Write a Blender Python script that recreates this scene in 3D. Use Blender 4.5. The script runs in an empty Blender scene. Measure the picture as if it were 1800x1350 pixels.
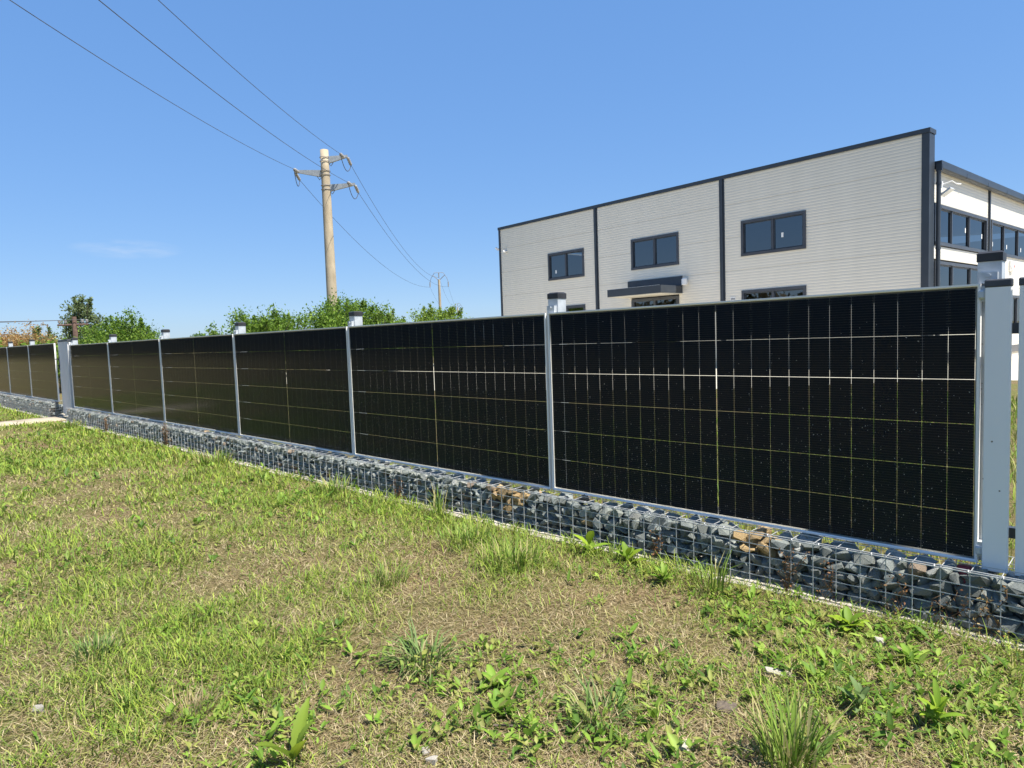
import bpy, bmesh, math, random
import numpy as np
from mathutils import Vector, Matrix, Euler

SC = bpy.context.scene
COL = SC.collection
RAD = math.radians

# ------------------------------------------------------------------ camera
cam_d = bpy.data.cameras.new('camera')
cam = bpy.data.objects.new('camera', cam_d)
COL.objects.link(cam)
cam_d.sensor_width = 36.0
cam_d.lens = 1178.66 / 1800 * 36
cam_d.clip_start = 0.05
cam_d.clip_end = 4000
_yaw, _pitch, _roll = -0.76715, -0.06836, -0.03469
_fw = Vector((math.sin(_yaw) * math.cos(_pitch), math.cos(_yaw) * math.cos(_pitch), math.sin(_pitch)))
_r = Vector((math.cos(_yaw), -math.sin(_yaw), 0))
_u = _r.cross(_fw)
_R = _r * math.cos(_roll) + _u * math.sin(_roll)
_U = -_r * math.sin(_roll) + _u * math.cos(_roll)
CAM = Vector((0.5112, -3.2474, 1.2346))
cam.matrix_world = Matrix(((_R.x, _U.x, -_fw.x, CAM.x), (_R.y, _U.y, -_fw.y, CAM.y),
                           (_R.z, _U.z, -_fw.z, CAM.z), (0, 0, 0, 1)))
SC.camera = cam

# ------------------------------------------------------------------ sky and sun
SUN_EL, SUN_AZ = RAD(62), RAD(5.0)            # azimuth from +X towards +Y
world = bpy.data.worlds.new('World')
SC.world = world
world.use_nodes = True
nt = world.node_tree
nt.nodes.clear()
sky = nt.nodes.new('ShaderNodeTexSky')
sky.sky_type = 'NISHITA'
sky.sun_disc = False
sky.sun_elevation = SUN_EL
sky.sun_rotation = RAD(90) - SUN_AZ
sky.altitude = 100
sky.air_density = 1.0
sky.dust_density = 0.15
sky.ozone_density = 4.5
bg = nt.nodes.new('ShaderNodeBackground')
bg.inputs['Strength'].default_value = 0.15
out = nt.nodes.new('ShaderNodeOutputWorld')
hsv = nt.nodes.new('ShaderNodeHueSaturation')
hsv.inputs['Saturation'].default_value = 1.9
gam = nt.nodes.new('ShaderNodeGamma')
gam.inputs['Gamma'].default_value = 0.33
nt.links.new(sky.outputs[0], gam.inputs['Color'])
nt.links.new(gam.outputs[0], hsv.inputs['Color'])
tint = nt.nodes.new('ShaderNodeMix')
tint.data_type = 'RGBA'
tint.blend_type = 'MULTIPLY'
tint.inputs['Factor'].default_value = 1.0
tint.inputs['B'].default_value = (0.81, 1.04, 1.42, 1)
nt.links.new(hsv.outputs[0], tint.inputs['A'])
tcw = nt.nodes.new('ShaderNodeTexCoord')
def wdot(vec):
    d_ = nt.nodes.new('ShaderNodeVectorMath'); d_.operation = 'DOT_PRODUCT'
    d_.inputs[1].default_value = vec
    nt.links.new(tcw.outputs['Generated'], d_.inputs[0])
    return d_.outputs['Value']
def wmath(op, a, b_):
    m_ = nt.nodes.new('ShaderNodeMath'); m_.operation = op
    for i_, q_ in enumerate((a, b_)):
        if isinstance(q_, (int, float)): m_.inputs[i_].default_value = q_
        else: nt.links.new(q_, m_.inputs[i_])
    return m_.outputs[0]
along = wmath('MULTIPLY', wdot((0.29, 0.957, 0.0)), 15.0)           # across the wisp's azimuth
upw = wmath('MULTIPLY', wmath('SUBTRACT', wdot((0.0, 0.0, 1.0)), 0.130), 75.0)
front = wmath('GREATER_THAN', wdot((-0.95, 0.29, 0.1)), 0.0)
rad = wmath('ADD', wmath('MULTIPLY', along, along), wmath('MULTIPLY', upw, upw))
fall = wmath('MAXIMUM', wmath('SUBTRACT', 1.0, rad), 0.0)
cn_ = nt.nodes.new('ShaderNodeTexNoise'); cn_.inputs['Scale'].default_value = 16; cn_.inputs['Detail'].default_value = 6
cmap = nt.nodes.new('ShaderNodeMapping'); cmap.inputs['Scale'].default_value = (1, 1, 5)
nt.links.new(tcw.outputs['Generated'], cmap.inputs['Vector']); nt.links.new(cmap.outputs[0], cn_.inputs['Vector'])
wisp = wmath('MULTIPLY', wmath('MULTIPLY', fall, front), wmath('MULTIPLY', wmath('MAXIMUM', wmath('SUBTRACT', cn_.outputs['Fac'], 0.36), 0.0), 1.0))
wmix = nt.nodes.new('ShaderNodeMix'); wmix.data_type = 'RGBA'
wmix.inputs['B'].default_value = (2.45, 2.55, 2.7, 1)
nt.links.new(wisp, wmix.inputs['Factor'])
nt.links.new(tint.outputs['Result'], wmix.inputs['A'])
nt.links.new(wmix.outputs['Result'], bg.inputs[0])
nt.links.new(bg.outputs[0], out.inputs[0])
sun_d = bpy.data.lights.new('sun', 'SUN')
sun_d.energy = 4.2
sun_d.angle = RAD(0.5)
sun_d.color = (1.0, 0.95, 0.87)
sun = bpy.data.objects.new('sun', sun_d)
COL.objects.link(sun)
S = Vector((math.cos(SUN_EL) * math.cos(SUN_AZ), math.cos(SUN_EL) * math.sin(SUN_AZ), math.sin(SUN_EL)))
sun.rotation_euler = (-S).to_track_quat('-Z', 'Y').to_euler()
sun.location = (10, 2, 30)
vs = SC.view_settings
vs.view_transform = 'Standard'
vs.look = 'None'
vs.gamma = 1
vs.use_curve_mapping = False
vs.exposure = 1.25
SC.cycles.use_denoising = True
SC.cycles.max_bounces = 8
SC.cycles.transparent_max_bounces = 12

# ------------------------------------------------------------------ material helpers
def mat_new(name):
    m = bpy.data.materials.new(name)
    m.use_nodes = True
    return m, m.node_tree, m.node_tree.nodes['Principled BSDF']

def node(nt, typ, **kw):
    n = nt.nodes.new(typ)
    for k, v in kw.items():
        if k.startswith('i_'):
            n.inputs[k[2:].replace('_', ' ')].default_value = v
        else:
            setattr(n, k, v)
    return n

def ramp(nt, stops, interp='LINEAR'):
    r = nt.nodes.new('ShaderNodeValToRGB')
    r.color_ramp.interpolation = interp
    el = r.color_ramp.elements
    while len(el) < len(stops):
        el.new(0.5)
    for e, (p, c) in zip(el, stops):
        e.position = p
        e.color = (c[0], c[1], c[2], 1)
    return r

def mottled(name, c1, c2, scale=6, rough=0.6, metal=0.0, bump=0.0, bscale=60, spec=0.5, coord='Object', detail=6, stretch=None):
    m, t, b = mat_new(name)
    tc = node(t, 'ShaderNodeTexCoord')
    src = tc.outputs[coord]
    if stretch:
        mp = node(t, 'ShaderNodeMapping')
        mp.inputs['Scale'].default_value = stretch
        t.links.new(src, mp.inputs['Vector'])
        src = mp.outputs[0]
    n = node(t, 'ShaderNodeTexNoise')
    n.inputs['Scale'].default_value = scale
    n.inputs['Detail'].default_value = detail
    t.links.new(src, n.inputs['Vector'])
    r = ramp(t, [(0.3, c1), (0.7, c2)])
    t.links.new(n.outputs['Fac'], r.inputs[0])
    t.links.new(r.outputs[0], b.inputs['Base Color'])
    b.inputs['Roughness'].default_value = rough
    b.inputs['Metallic'].default_value = metal
    b.inputs['Specular IOR Level'].default_value = spec
    if bump:
        n2 = node(t, 'ShaderNodeTexNoise')
        n2.inputs['Scale'].default_value = bscale
        n2.inputs['Detail'].default_value = 4
        t.links.new(src, n2.inputs['Vector'])
        bp = node(t, 'ShaderNodeBump')
        bp.inputs['Strength'].default_value = bump
        bp.inputs['Distance'].default_value = 0.01
        t.links.new(n2.outputs['Fac'], bp.inputs['Height'])
        t.links.new(bp.outputs[0], b.inputs['Normal'])
    return m

def leaf_mat(name, rough=0.55, trans=0.3, spec=0.25):
    """colour comes from each blade's own colour attribute"""
    m, t, b = mat_new(name)
    a = node(t, 'ShaderNodeAttribute', attribute_name='Col')
    t.links.new(a.outputs['Color'], b.inputs['Base Color'])
    b.inputs['Roughness'].default_value = rough
    b.inputs['Specular IOR Level'].default_value = spec
    tr = node(t, 'ShaderNodeBsdfTranslucent')
    t.links.new(a.outputs['Color'], tr.inputs['Color'])
    mx = node(t, 'ShaderNodeMixShader')
    mx.inputs[0].default_value = trans
    o = t.nodes['Material Output']
    t.links.new(b.outputs[0], mx.inputs[1])
    t.links.new(tr.outputs[0], mx.inputs[2])
    t.links.new(mx.outputs[0], o.inputs['Surface'])
    return m

def glass_mat(name, ior, rough, tint, specks=False):
    m, t, b = mat_new(name)
    t.nodes.remove(b)
    o = t.nodes['Material Output']
    tr = node(t, 'ShaderNodeBsdfTransparent')
    tr.inputs[0].default_value = (*tint, 1)
    gl = node(t, 'ShaderNodeBsdfGlossy')
    gl.inputs['Roughness'].default_value = rough
    fr = node(t, 'ShaderNodeFresnel')
    fr.inputs['IOR'].default_value = ior
    mx = node(t, 'ShaderNodeMixShader')
    t.links.new(fr.outputs[0], mx.inputs[0])
    t.links.new(tr.outputs[0], mx.inputs[1])
    t.links.new(gl.outputs[0], mx.inputs[2])
    last = mx.outputs[0]
    if specks:
        tc = node(t, 'ShaderNodeTexCoord')
        oi = node(t, 'ShaderNodeObjectInfo')
        add = node(t, 'ShaderNodeVectorMath', operation='ADD')
        cb = node(t, 'ShaderNodeCombineXYZ')
        mm = node(t, 'ShaderNodeMath', operation='MULTIPLY')
        mm.inputs[1].default_value = 37.0
        t.links.new(oi.outputs['Random'], mm.inputs[0])
        t.links.new(mm.outputs[0], cb.inputs[0])
        t.links.new(tc.outputs['Object'], add.inputs[0])
        t.links.new(cb.outputs[0], add.inputs[1])
        # dusty film near the lower edge and splashed specks
        sep = node(t, 'ShaderNodeSeparateXYZ')
        t.links.new(tc.outputs['Object'], sep.inputs[0])
        dist = node(t, 'ShaderNodeTexNoise')
        dist.inputs['Scale'].default_value = 90
        dist.inputs['Detail'].default_value = 2
        t.links.new(add.outputs[0], dist.inputs['Vector'])
        vm = node(t, 'ShaderNodeVectorMath', operation='MULTIPLY_ADD')
        vm.inputs[1].default_value = (0.012, 0.012, 0.012)
        t.links.new(dist.outputs['Color'], vm.inputs[0])
        t.links.new(add.outputs[0], vm.inputs[2])
        masks = []
        for sc, rad, lo, hi in ((55, 0.10, 0.10, 0.55), (95, 0.13, 0.02, 0.35), (22, 0.055, 0.10, 0.35)):
            vo = node(t, 'ShaderNodeTexVoronoi')
            vo.inputs['Scale'].default_value = sc
            t.links.new(vm.outputs[0], vo.inputs['Vector'])
            lt = node(t, 'ShaderNodeMath', operation='LESS_THAN')
            lt.inputs[1].default_value = rad
            t.links.new(vo.outputs['Distance'], lt.inputs[0])
            sc2 = node(t, 'ShaderNodeSeparateColor')
            t.links.new(vo.outputs['Color'], sc2.inputs[0])
            mr = node(t, 'ShaderNodeMapRange')
            mr.inputs['From Min'].default_value = 0.9
            mr.inputs['From Max'].default_value = 0.0
            mr.inputs['To Min'].default_value = lo * 0.25
            mr.inputs['To Max'].default_value = hi
            t.links.new(sep.outputs['Z'], mr.inputs['Value'])
            l2 = node(t, 'ShaderNodeMath', operation='LESS_THAN')
            t.links.new(sc2.outputs[0], l2.inputs[0])
            t.links.new(mr.outputs[0], l2.inputs[1])
            an = node(t, 'ShaderNodeMath', operation='MULTIPLY')
            t.links.new(lt.outputs[0], an.inputs[0])
            t.links.new(l2.outputs[0], an.inputs[1])
            masks.append(an.outputs[0])
        m1 = node(t, 'ShaderNodeMath', operation='MAXIMUM')
        t.links.new(masks[0], m1.inputs[0]); t.links.new(masks[1], m1.inputs[1])
        m2 = node(t, 'ShaderNodeMath', operation='MAXIMUM')
        t.links.new(m1.outputs[0], m2.inputs[0]); t.links.new(masks[2], m2.inputs[1])
        m3 = node(t, 'ShaderNodeMath', operation='MULTIPLY')
        m3.inputs[1].default_value = 0.62
        t.links.new(m2.outputs[0], m3.inputs[0])
        df = node(t, 'ShaderNodeBsdfDiffuse')
        df.inputs[0].default_value = (0.62, 0.60, 0.55, 1)
        film = node(t, 'ShaderNodeMath', operation='MAXIMUM')
        film.inputs[1].default_value = 0.005
        t.links.new(m3.outputs[0], film.inputs[0])
        mx2 = node(t, 'ShaderNodeMixShader')
        t.links.new(film.outputs[0], mx2.inputs[0])
        t.links.new(last, mx2.inputs[1])
        t.links.new(df.outputs[0], mx2.inputs[2])
        last = mx2.outputs[0]
    t.links.new(last, o.inputs['Surface'])
    return m

def cell_mat():
    m, t, b = mat_new('solar_cell')
    tc = node(t, 'ShaderNodeTexCoord')
    oi = node(t, 'ShaderNodeObjectInfo')
    uv = node(t, 'ShaderNodeUVMap', uv_map='cell')
    sep = node(t, 'ShaderNodeSeparateXYZ')
    t.links.new(uv.outputs[0], sep.inputs[0])
    mu = node(t, 'ShaderNodeMath', operation='MULTIPLY')
    mu.inputs[1].default_value = 16
    t.links.new(sep.outputs['Y'], mu.inputs[0])
    fr = node(t, 'ShaderNodeMath', operation='FRACT')
    t.links.new(mu.outputs[0], fr.inputs[0])
    line = node(t, 'ShaderNodeMath', operation='GREATER_THAN')
    line.inputs[1].default_value = 0.80
    t.links.new(fr.outputs[0], line.inputs[0])
    dx = node(t, 'ShaderNodeMath', operation='SUBTRACT')
    dx.inputs[1].default_value = 0.5
    t.links.new(sep.outputs['X'], dx.inputs[0])
    ab = node(t, 'ShaderNodeMath', operation='ABSOLUTE')
    t.links.new(dx.outputs[0], ab.inputs[0])
    ed = node(t, 'ShaderNodeMath', operation='GREATER_THAN')
    ed.inputs[1].default_value = 0.42
    t.links.new(ab.outputs[0], ed.inputs[0])
    dot = node(t, 'ShaderNodeMath', operation='MULTIPLY')
    t.links.new(ed.outputs[0], dot.inputs[0]); t.links.new(line.outputs[0], dot.inputs[1])
    base = ramp(t, [(0.0, (0.0115, 0.0165, 0.0290)), (1.0, (0.0155, 0.0215, 0.0365))])
    t.links.new(oi.outputs['Random'], base.inputs[0])
    mx = node(t, 'ShaderNodeMix', data_type='RGBA')
    mx.inputs['B'].default_value = (0.040, 0.048, 0.062, 1)
    t.links.new(line.outputs[0], mx.inputs['Factor'])
    t.links.new(base.outputs[0], mx.inputs['A'])
    mx2 = node(t, 'ShaderNodeMix', data_type='RGBA')
    mx2.inputs['B'].default_value = (0.12, 0.12, 0.125, 1)
    t.links.new(dot.outputs[0], mx2.inputs['Factor'])
    t.links.new(mx.outputs['Result'], mx2.inputs['A'])
    t.links.new(mx2.outputs['Result'], b.inputs['Base Color'])
    b.inputs['Roughness'].default_value = 0.6
    b.inputs['Specular IOR Level'].default_value = 0.15
    return m

def stone_mat(name, c1, c2, c3):
    m, t, b = mat_new(name)
    tc = node(t, 'ShaderNodeTexCoord')
    oi = node(t, 'ShaderNodeObjectInfo')
    n = node(t, 'ShaderNodeTexNoise')
    n.inputs['Scale'].default_value = 14
    n.inputs['Detail'].default_value = 8
    n.inputs['Roughness'].default_value = 0.65
    mp = node(t, 'ShaderNodeMapping')
    mp.inputs['Scale'].default_value = (1, 1, 3.5)
    t.links.new(tc.outputs['Object'], mp.inputs['Vector'])
    t.links.new(mp.outputs[0], n.inputs['Vector'])
    r = ramp(t, [(0.25, c1), (0.55, c2), (0.8, c3)])
    t.links.new(n.outputs['Fac'], r.inputs[0])
    hs = node(t, 'ShaderNodeHueSaturation')
    mr = node(t, 'ShaderNodeMapRange')
    mr.inputs['To Min'].default_value = 0.7
    mr.inputs['To Max'].default_value = 1.35
    t.links.new(oi.outputs['Random'], mr.inputs['Value'])
    t.links.new(mr.outputs[0], hs.inputs['Value'])
    t.links.new(r.outputs[0], hs.inputs['Color'])
    t.links.new(hs.outputs[0], b.inputs['Base Color'])
    b.inputs['Roughness'].default_value = 0.62
    n2 = node(t, 'ShaderNodeTexNoise')
    n2.inputs['Scale'].default_value = 45
    n2.inputs['Detail'].default_value = 5
    t.links.new(mp.outputs[0], n2.inputs['Vector'])
    bp = node(t, 'ShaderNodeBump')
    bp.inputs['Strength'].default_value = 0.6
    bp.inputs['Distance'].default_value = 0.012
    t.links.new(n2.outputs['Fac'], bp.inputs['Height'])
    t.links.new(bp.outputs[0], b.inputs['Normal'])
    return m

def ground_mat():
    m, t, b = mat_new('dry_turf_soil')
    tc = node(t, 'ShaderNodeTexCoord')
    big = node(t, 'ShaderNodeTexNoise')
    big.inputs['Scale'].default_value = 1.1
    big.inputs['Detail'].default_value = 6
    fine = node(t, 'ShaderNodeTexNoise')
    fine.inputs['Scale'].default_value = 55
    fine.inputs['Detail'].default_value = 8
    fine.inputs['Roughness'].default_value = 0.7
    fib = node(t, 'ShaderNodeTexNoise')
    fib.inputs['Scale'].default_value = 120
    fib.inputs['Detail'].default_value = 3
    fib.inputs['Distortion'].default_value = 2.5
    for q in (big, fine, fib):
        t.links.new(tc.outputs['Object'], q.inputs['Vector'])
    straw = ramp(t, [(0.36, (0.045, 0.03, 0.015)), (0.5, (0.15, 0.105, 0.055)), (0.66, (0.40, 0.30, 0.17))])
    t.links.new(fine.outputs['Fac'], straw.inputs[0])
    green = ramp(t, [(0.35, (0.04, 0.045, 0.014)), (0.52, (0.13, 0.13, 0.04)), (0.7, (0.32, 0.27, 0.11))])
    t.links.new(fib.outputs['Fac'], green.inputs[0])
    f = ramp(t, [(0.36, (0, 0, 0)), (0.60, (1, 1, 1))])
    t.links.new(big.outputs['Fac'], f.inputs[0])
    mx = node(t, 'ShaderNodeMix', data_type='RGBA')
    t.links.new(f.outputs[0], mx.inputs['Factor'])
    t.links.new(straw.outputs[0], mx.inputs['A'])
    t.links.new(green.outputs[0], mx.inputs['B'])
    t.links.new(mx.outputs['Result'], b.inputs['Base Color'])
    b.inputs['Roughness'].default_value = 0.95
    b.inputs['Specular IOR Level'].default_value = 0.1
    bp = node(t, 'ShaderNodeBump')
    bp.inputs['Strength'].default_value = 0.9
    bp.inputs['Distance'].default_value = 0.02
    t.links.new(fine.outputs['Fac'], bp.inputs['Height'])
    t.links.new(bp.outputs[0], b.inputs['Normal'])
    return m

M = {}
M['ground'] = ground_mat()
M['concrete'] = mottled('footing_concrete', (0.30, 0.27, 0.22), (0.50, 0.46, 0.39), 9, 0.9, bump=0.5, bscale=80)
M['path'] = mottled('pale_path', (0.28, 0.235, 0.165), (0.43, 0.37, 0.27), 5, 0.95, bump=0.4, bscale=70)
M['yard'] = mottled('yard_concrete', (0.58, 0.52, 0.41), (0.70, 0.64, 0.53), 3, 0.9, bump=0.3, bscale=60)
M['galv'] = mottled('galvanised_steel', (0.42, 0.45, 0.47), (0.56, 0.59, 0.61), 18, 0.42, 0.25, bump=0.05)
M['wire'] = mottled('galvanised_wire', (0.42, 0.43, 0.43), (0.58, 0.59, 0.59), 30, 0.42, 0.2)
M['alu'] = mottled('anodised_aluminium', (0.80, 0.78, 0.74), (0.87, 0.85, 0.81), 4, 0.45, 0.0)
M['slat'] = mottled('grey_slat_paint', (0.80, 0.79, 0.77), (0.85, 0.84, 0.82), 3, 0.42, 0.0, stretch=(1, 1, 0.2))
M['blackcap'] = mottled('black_plastic_cap', (0.012, 0.012, 0.014), (0.03, 0.03, 0.033), 12, 0.5)
M['greycap'] = mottled('dark_grey_cap', (0.035, 0.04, 0.05), (0.06, 0.066, 0.078), 12, 0.55)
M['sheet'] = mottled('corrugated_grey_sheet', (0.56, 0.57, 0.58), (0.64, 0.65, 0.66), 5, 0.4, 0.0)
M['red'] = mottled('red_conduit', (0.13, 0.008, 0.014), (0.20, 0.014, 0.02), 20, 0.45)
M['cell'] = cell_mat()
M['pvglass'] = glass_mat('solar_glass', 1.24, 0.12, (0.72, 0.75, 0.74), specks=True)
M['winglass'] = glass_mat('window_glass', 2.5, 0.015, (0.16, 0.18, 0.20))
M['stone0'] = stone_mat('slate_blue_grey', (0.10, 0.115, 0.108), (0.20, 0.222, 0.207), (0.33, 0.355, 0.33))
M['stone1'] = stone_mat('slate_green_grey', (0.095, 0.106, 0.094), (0.20, 0.216, 0.19), (0.32, 0.33, 0.29))
M['stone2'] = stone_mat('pale_slate', (0.16, 0.168, 0.155), (0.29, 0.297, 0.27), (0.44, 0.44, 0.40))
M['stone3'] = stone_mat('tan_stone', (0.17, 0.105, 0.04), (0.36, 0.25, 0.115), (0.52, 0.41, 0.23))
M['stone4'] = stone_mat('brown_stone', (0.10, 0.07, 0.045), (0.20, 0.155, 0.11), (0.33, 0.27, 0.20))
M['rubble'] = stone_mat('pale_rubble', (0.35, 0.31, 0.25), (0.52, 0.48, 0.40), (0.68, 0.64, 0.56))
M['cladding'] = mottled('cladding_grey_white', (0.655, 0.622, 0.54), (0.685, 0.652, 0.568), 2.2, 0.42, spec=0.4, stretch=(1.2, 1.2, 0.14))
M['anthracite'] = mottled('anthracite_trim', (0.030, 0.037, 0.047), (0.040, 0.049, 0.061), 2, 0.4)
M['frame_grey'] = mottled('window_frame_grey', (0.045, 0.05, 0.062), (0.06, 0.067, 0.08), 3, 0.42)
M['soffit'] = mottled('soffit_white', (0.62, 0.58, 0.48), (0.68, 0.64, 0.53), 3, 0.6)
M['plinth'] = mottled('plinth_render', (0.50, 0.46, 0.38), (0.58, 0.54, 0.45), 4, 0.8)
M['interior'] = mottled('interior_wall', (0.22, 0.22, 0.21), (0.30, 0.30, 0.29), 2, 0.8)
M['white'] = mottled('white_plastic', (0.72, 0.72, 0.70), (0.80, 0.80, 0.78), 5, 0.45)
M['roof'] = mottled('roof_sheet', (0.05, 0.055, 0.065), (0.07, 0.075, 0.085), 3, 0.5)
M['polec'] = mottled('pole_concrete', (0.29, 0.235, 0.155), (0.43, 0.36, 0.25), 3.5, 0.9, bump=0.4, bscale=25, stretch=(1, 1, 0.35))
M['ironband'] = mottled('iron_band', (0.16, 0.15, 0.15), (0.27, 0.26, 0.25), 14, 0.55, 0.5)
M['armgrey'] = mottled('weathered_arm', (0.22, 0.24, 0.25), (0.32, 0.34, 0.35), 9, 0.55, 0.2)
M['cable'] = mottled('cable_alu', (0.05, 0.05, 0.055), (0.09, 0.09, 0.095), 3, 0.55, 0.3)
M['insul'] = mottled('insulator_glaze', (0.17, 0.16, 0.15), (0.34, 0.33, 0.31), 8, 0.3)
M['woodpole'] = mottled('pole_wood', (0.10, 0.06, 0.045), (0.19, 0.12, 0.09), 6, 0.9)
M['bark'] = mottled('bark', (0.07, 0.055, 0.04), (0.16, 0.13, 0.10), 10, 0.95, bump=0.6, bscale=30)
M['leaf'] = leaf_mat('leaves', trans=0.42)
M['blade'] = leaf_mat('grass_blades', 0.6, 0.28, 0.2)
M['redmark'] = mottled('red_mark', (0.5, 0.03, 0.03), (0.6, 0.05, 0.05), 3, 0.5)

def add_specks(m, scale, rad_, share, colr):
    t = m.node_tree
    b = t.nodes['Principled BSDF']
    src = b.inputs['Base Color'].links[0].from_socket
    tc = node(t, 'ShaderNodeTexCoord')
    vo = node(t, 'ShaderNodeTexVoronoi'); vo.inputs['Scale'].default_value = scale
    t.links.new(tc.outputs['Object'], vo.inputs['Vector'])
    lt = node(t, 'ShaderNodeMath', operation='LESS_THAN'); lt.inputs[1].default_value = rad_
    t.links.new(vo.outputs['Distance'], lt.inputs[0])
    sc = node(t, 'ShaderNodeSeparateColor'); t.links.new(vo.outputs['Color'], sc.inputs[0])
    l2 = node(t, 'ShaderNodeMath', operation='LESS_THAN'); l2.inputs[1].default_value = share
    t.links.new(sc.outputs[0], l2.inputs[0])
    mu = node(t, 'ShaderNodeMath', operation='MULTIPLY')
    t.links.new(lt.outputs[0], mu.inputs[0]); t.links.new(l2.outputs[0], mu.inputs[1])
    mx = node(t, 'ShaderNodeMix', data_type='RGBA'); mx.inputs['B'].default_value = (*colr, 1)
    t.links.new(mu.outputs[0], mx.inputs['Factor']); t.links.new(src, mx.inputs['A'])
    t.links.new(mx.outputs['Result'], b.inputs['Base Color'])
add_specks(M['slat'], 38, 0.13, 0.16, (0.16, 0.13, 0.10))
add_specks(M['greycap'], 60, 0.16, 0.2, (0.22, 0.21, 0.19))
add_specks(M['galv'], 45, 0.14, 0.15, (0.30, 0.28, 0.25))

# ------------------------------------------------------------------ mesh helpers
class MB:
    def __init__(self):
        self.v, self.f, self.uv = [], [], None
    def add(self, vs_, fs_):
        o = len(self.v)
        self.v.extend(vs_)
        self.f.extend(tuple(i + o for i in f) for f in fs_)
        return self
    def box(self, x0, x1, y0, y1, z0, z1):
        return self.add([(x0, y0, z0), (x1, y0, z0), (x1, y1, z0), (x0, y1, z0),
                         (x0, y0, z1), (x1, y0, z1), (x1, y1, z1), (x0, y1, z1)],
                        [(0, 3, 2, 1), (4, 5, 6, 7), (0, 1, 5, 4), (1, 2, 6, 5), (2, 3, 7, 6), (3, 0, 4, 7)])
    def tube(self, pts, r, n=6, cap=True):
        pts = [Vector(p) for p in pts]
        rs = r if isinstance(r, (list, tuple)) else [r] * len(pts)
        rings = []
        prev = None
        for i, p in enumerate(pts):
            d = (pts[min(i + 1, len(pts) - 1)] - pts[max(i - 1, 0)]).normalized()
            if prev is None:
                a = d.orthogonal().normalized()
            else:
                a = (prev - d * prev.dot(d))
                a = a.normalized() if a.length > 1e-6 else d.orthogonal().normalized()
            prev = a
            b_ = d.cross(a)
            rings.append([tuple(p + (a * math.cos(2 * math.pi * k / n) + b_ * math.sin(2 * math.pi * k / n)) * rs[i]) for k in range(n)])
        vs_ = [q for ring in rings for q in ring]
        fs_ = []
        for i in range(len(pts) - 1):
            for k in range(n):
                fs_.append((i * n + k, i * n + (k + 1) % n, (i + 1) * n + (k + 1) % n, (i + 1) * n + k))
        if cap:
            fs_.append(tuple(reversed(range(n))))
            fs_.append(tuple((len(pts) - 1) * n + k for k in range(n)))
        return self.add(vs_, fs_)
    def lathe(self, prof, center=(0, 0, 0), axis='z', n=12):
        vs_, fs_ = [], []
        for (r, h) in prof:
            for k in range(n):
                a = 2 * math.pi * k / n
                c, s = r * math.cos(a), r * math.sin(a)
                p = {'z': (c, s, h), 'y': (c, h, s), 'x': (h, c, s)}[axis]
                vs_.append((p[0] + center[0], p[1] + center[1], p[2] + center[2]))
        for i in range(len(prof) - 1):
            for k in range(n):
                fs_.append((i * n + k, i * n + (k + 1) % n, (i + 1) * n + (k + 1) % n, (i + 1) * n + k))
        fs_.append(tuple(reversed(range(n))))
        fs_.append(tuple((len(prof) - 1) * n + k for k in range(n)))
        return self.add(vs_, fs_)
    def mesh(self, name, mat=None, smooth=False):
        me = bpy.data.meshes.new(name)
        me.from_pydata(self.v, [], self.f)
        if mat:
            me.materials.append(mat)
        if smooth:
            me.polygons.foreach_set('use_smooth', [True] * len(me.polygons))
        me.update()
        return me
    def build(self, name, mat=None, parent=None, smooth=False, bevel=0):
        o = bpy.data.objects.new(name, self.mesh(name, mat, smooth))
        COL.objects.link(o)
        o.parent = parent
        if bevel:
            md = o.modifiers.new('bevel', 'BEVEL')
            md.width = bevel
            md.segments = 2
            md.limit_method = 'ANGLE'
        return o

def link(name, me, parent=None):
    o = bpy.data.objects.new(name, me)
    COL.objects.link(o)
    o.parent = parent
    return o

def empty(name, loc=(0, 0, 0), rz=0):
    o = bpy.data.objects.new(name, None)
    o.empty_display_size = 0.2
    COL.objects.link(o)
    o.location = loc
    o.rotation_euler = (0, 0, rz)
    return o

def tag(o, label=None, cat=None, group=None, kind=None):
    if label: o['label'] = label
    if cat: o['category'] = cat
    if group: o['group'] = group
    if kind: o['kind'] = kind
    return o

def fast_mesh(name, verts, quads, tris, cols, mat):
    """verts (n,3), quads (q,4), tris (t,3), cols (n,3)"""
    me = bpy.data.meshes.new(name)
    nv, nq, nt_ = len(verts), len(quads), len(tris)
    me.vertices.add(nv)
    me.vertices.foreach_set('co', np.asarray(verts, np.float32).ravel())
    me.loops.add(nq * 4 + nt_ * 3)
    li = np.concatenate([np.asarray(quads, np.int32).ravel(), np.asarray(tris, np.int32).ravel()])
    me.loops.foreach_set('vertex_index', li)
    me.polygons.add(nq + nt_)
    st = np.concatenate([np.arange(nq) * 4, nq * 4 + np.arange(nt_) * 3]).astype(np.int32)
    me.polygons.foreach_set('loop_start', st)
    me.update(calc_edges=True)
    at = me.attributes.new('Col', 'FLOAT_COLOR', 'POINT')
    c4 = np.ones((nv, 4), np.float32)
    c4[:, :3] = cols
    at.data.foreach_set('color', c4.ravel())
    me.materials.append(mat)
    return me

def vnoise(x, y, seed=0):
    """smooth 2-D value noise in 0..1"""
    xi, yi = np.floor(x).astype(np.int64), np.floor(y).astype(np.int64)
    xf, yf = x - xi, y - yi
    def h(a, b_):
        v = np.sin(a * 127.1 + b_ * 311.7 + seed * 74.7) * 43758.5453
        return v - np.floor(v)
    u, v = xf * xf * (3 - 2 * xf), yf * yf * (3 - 2 * yf)
    return (h(xi, yi) * (1 - u) + h(xi + 1, yi) * u) * (1 - v) + (h(xi, yi + 1) * (1 - u) + h(xi + 1, yi + 1) * u) * v

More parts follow.
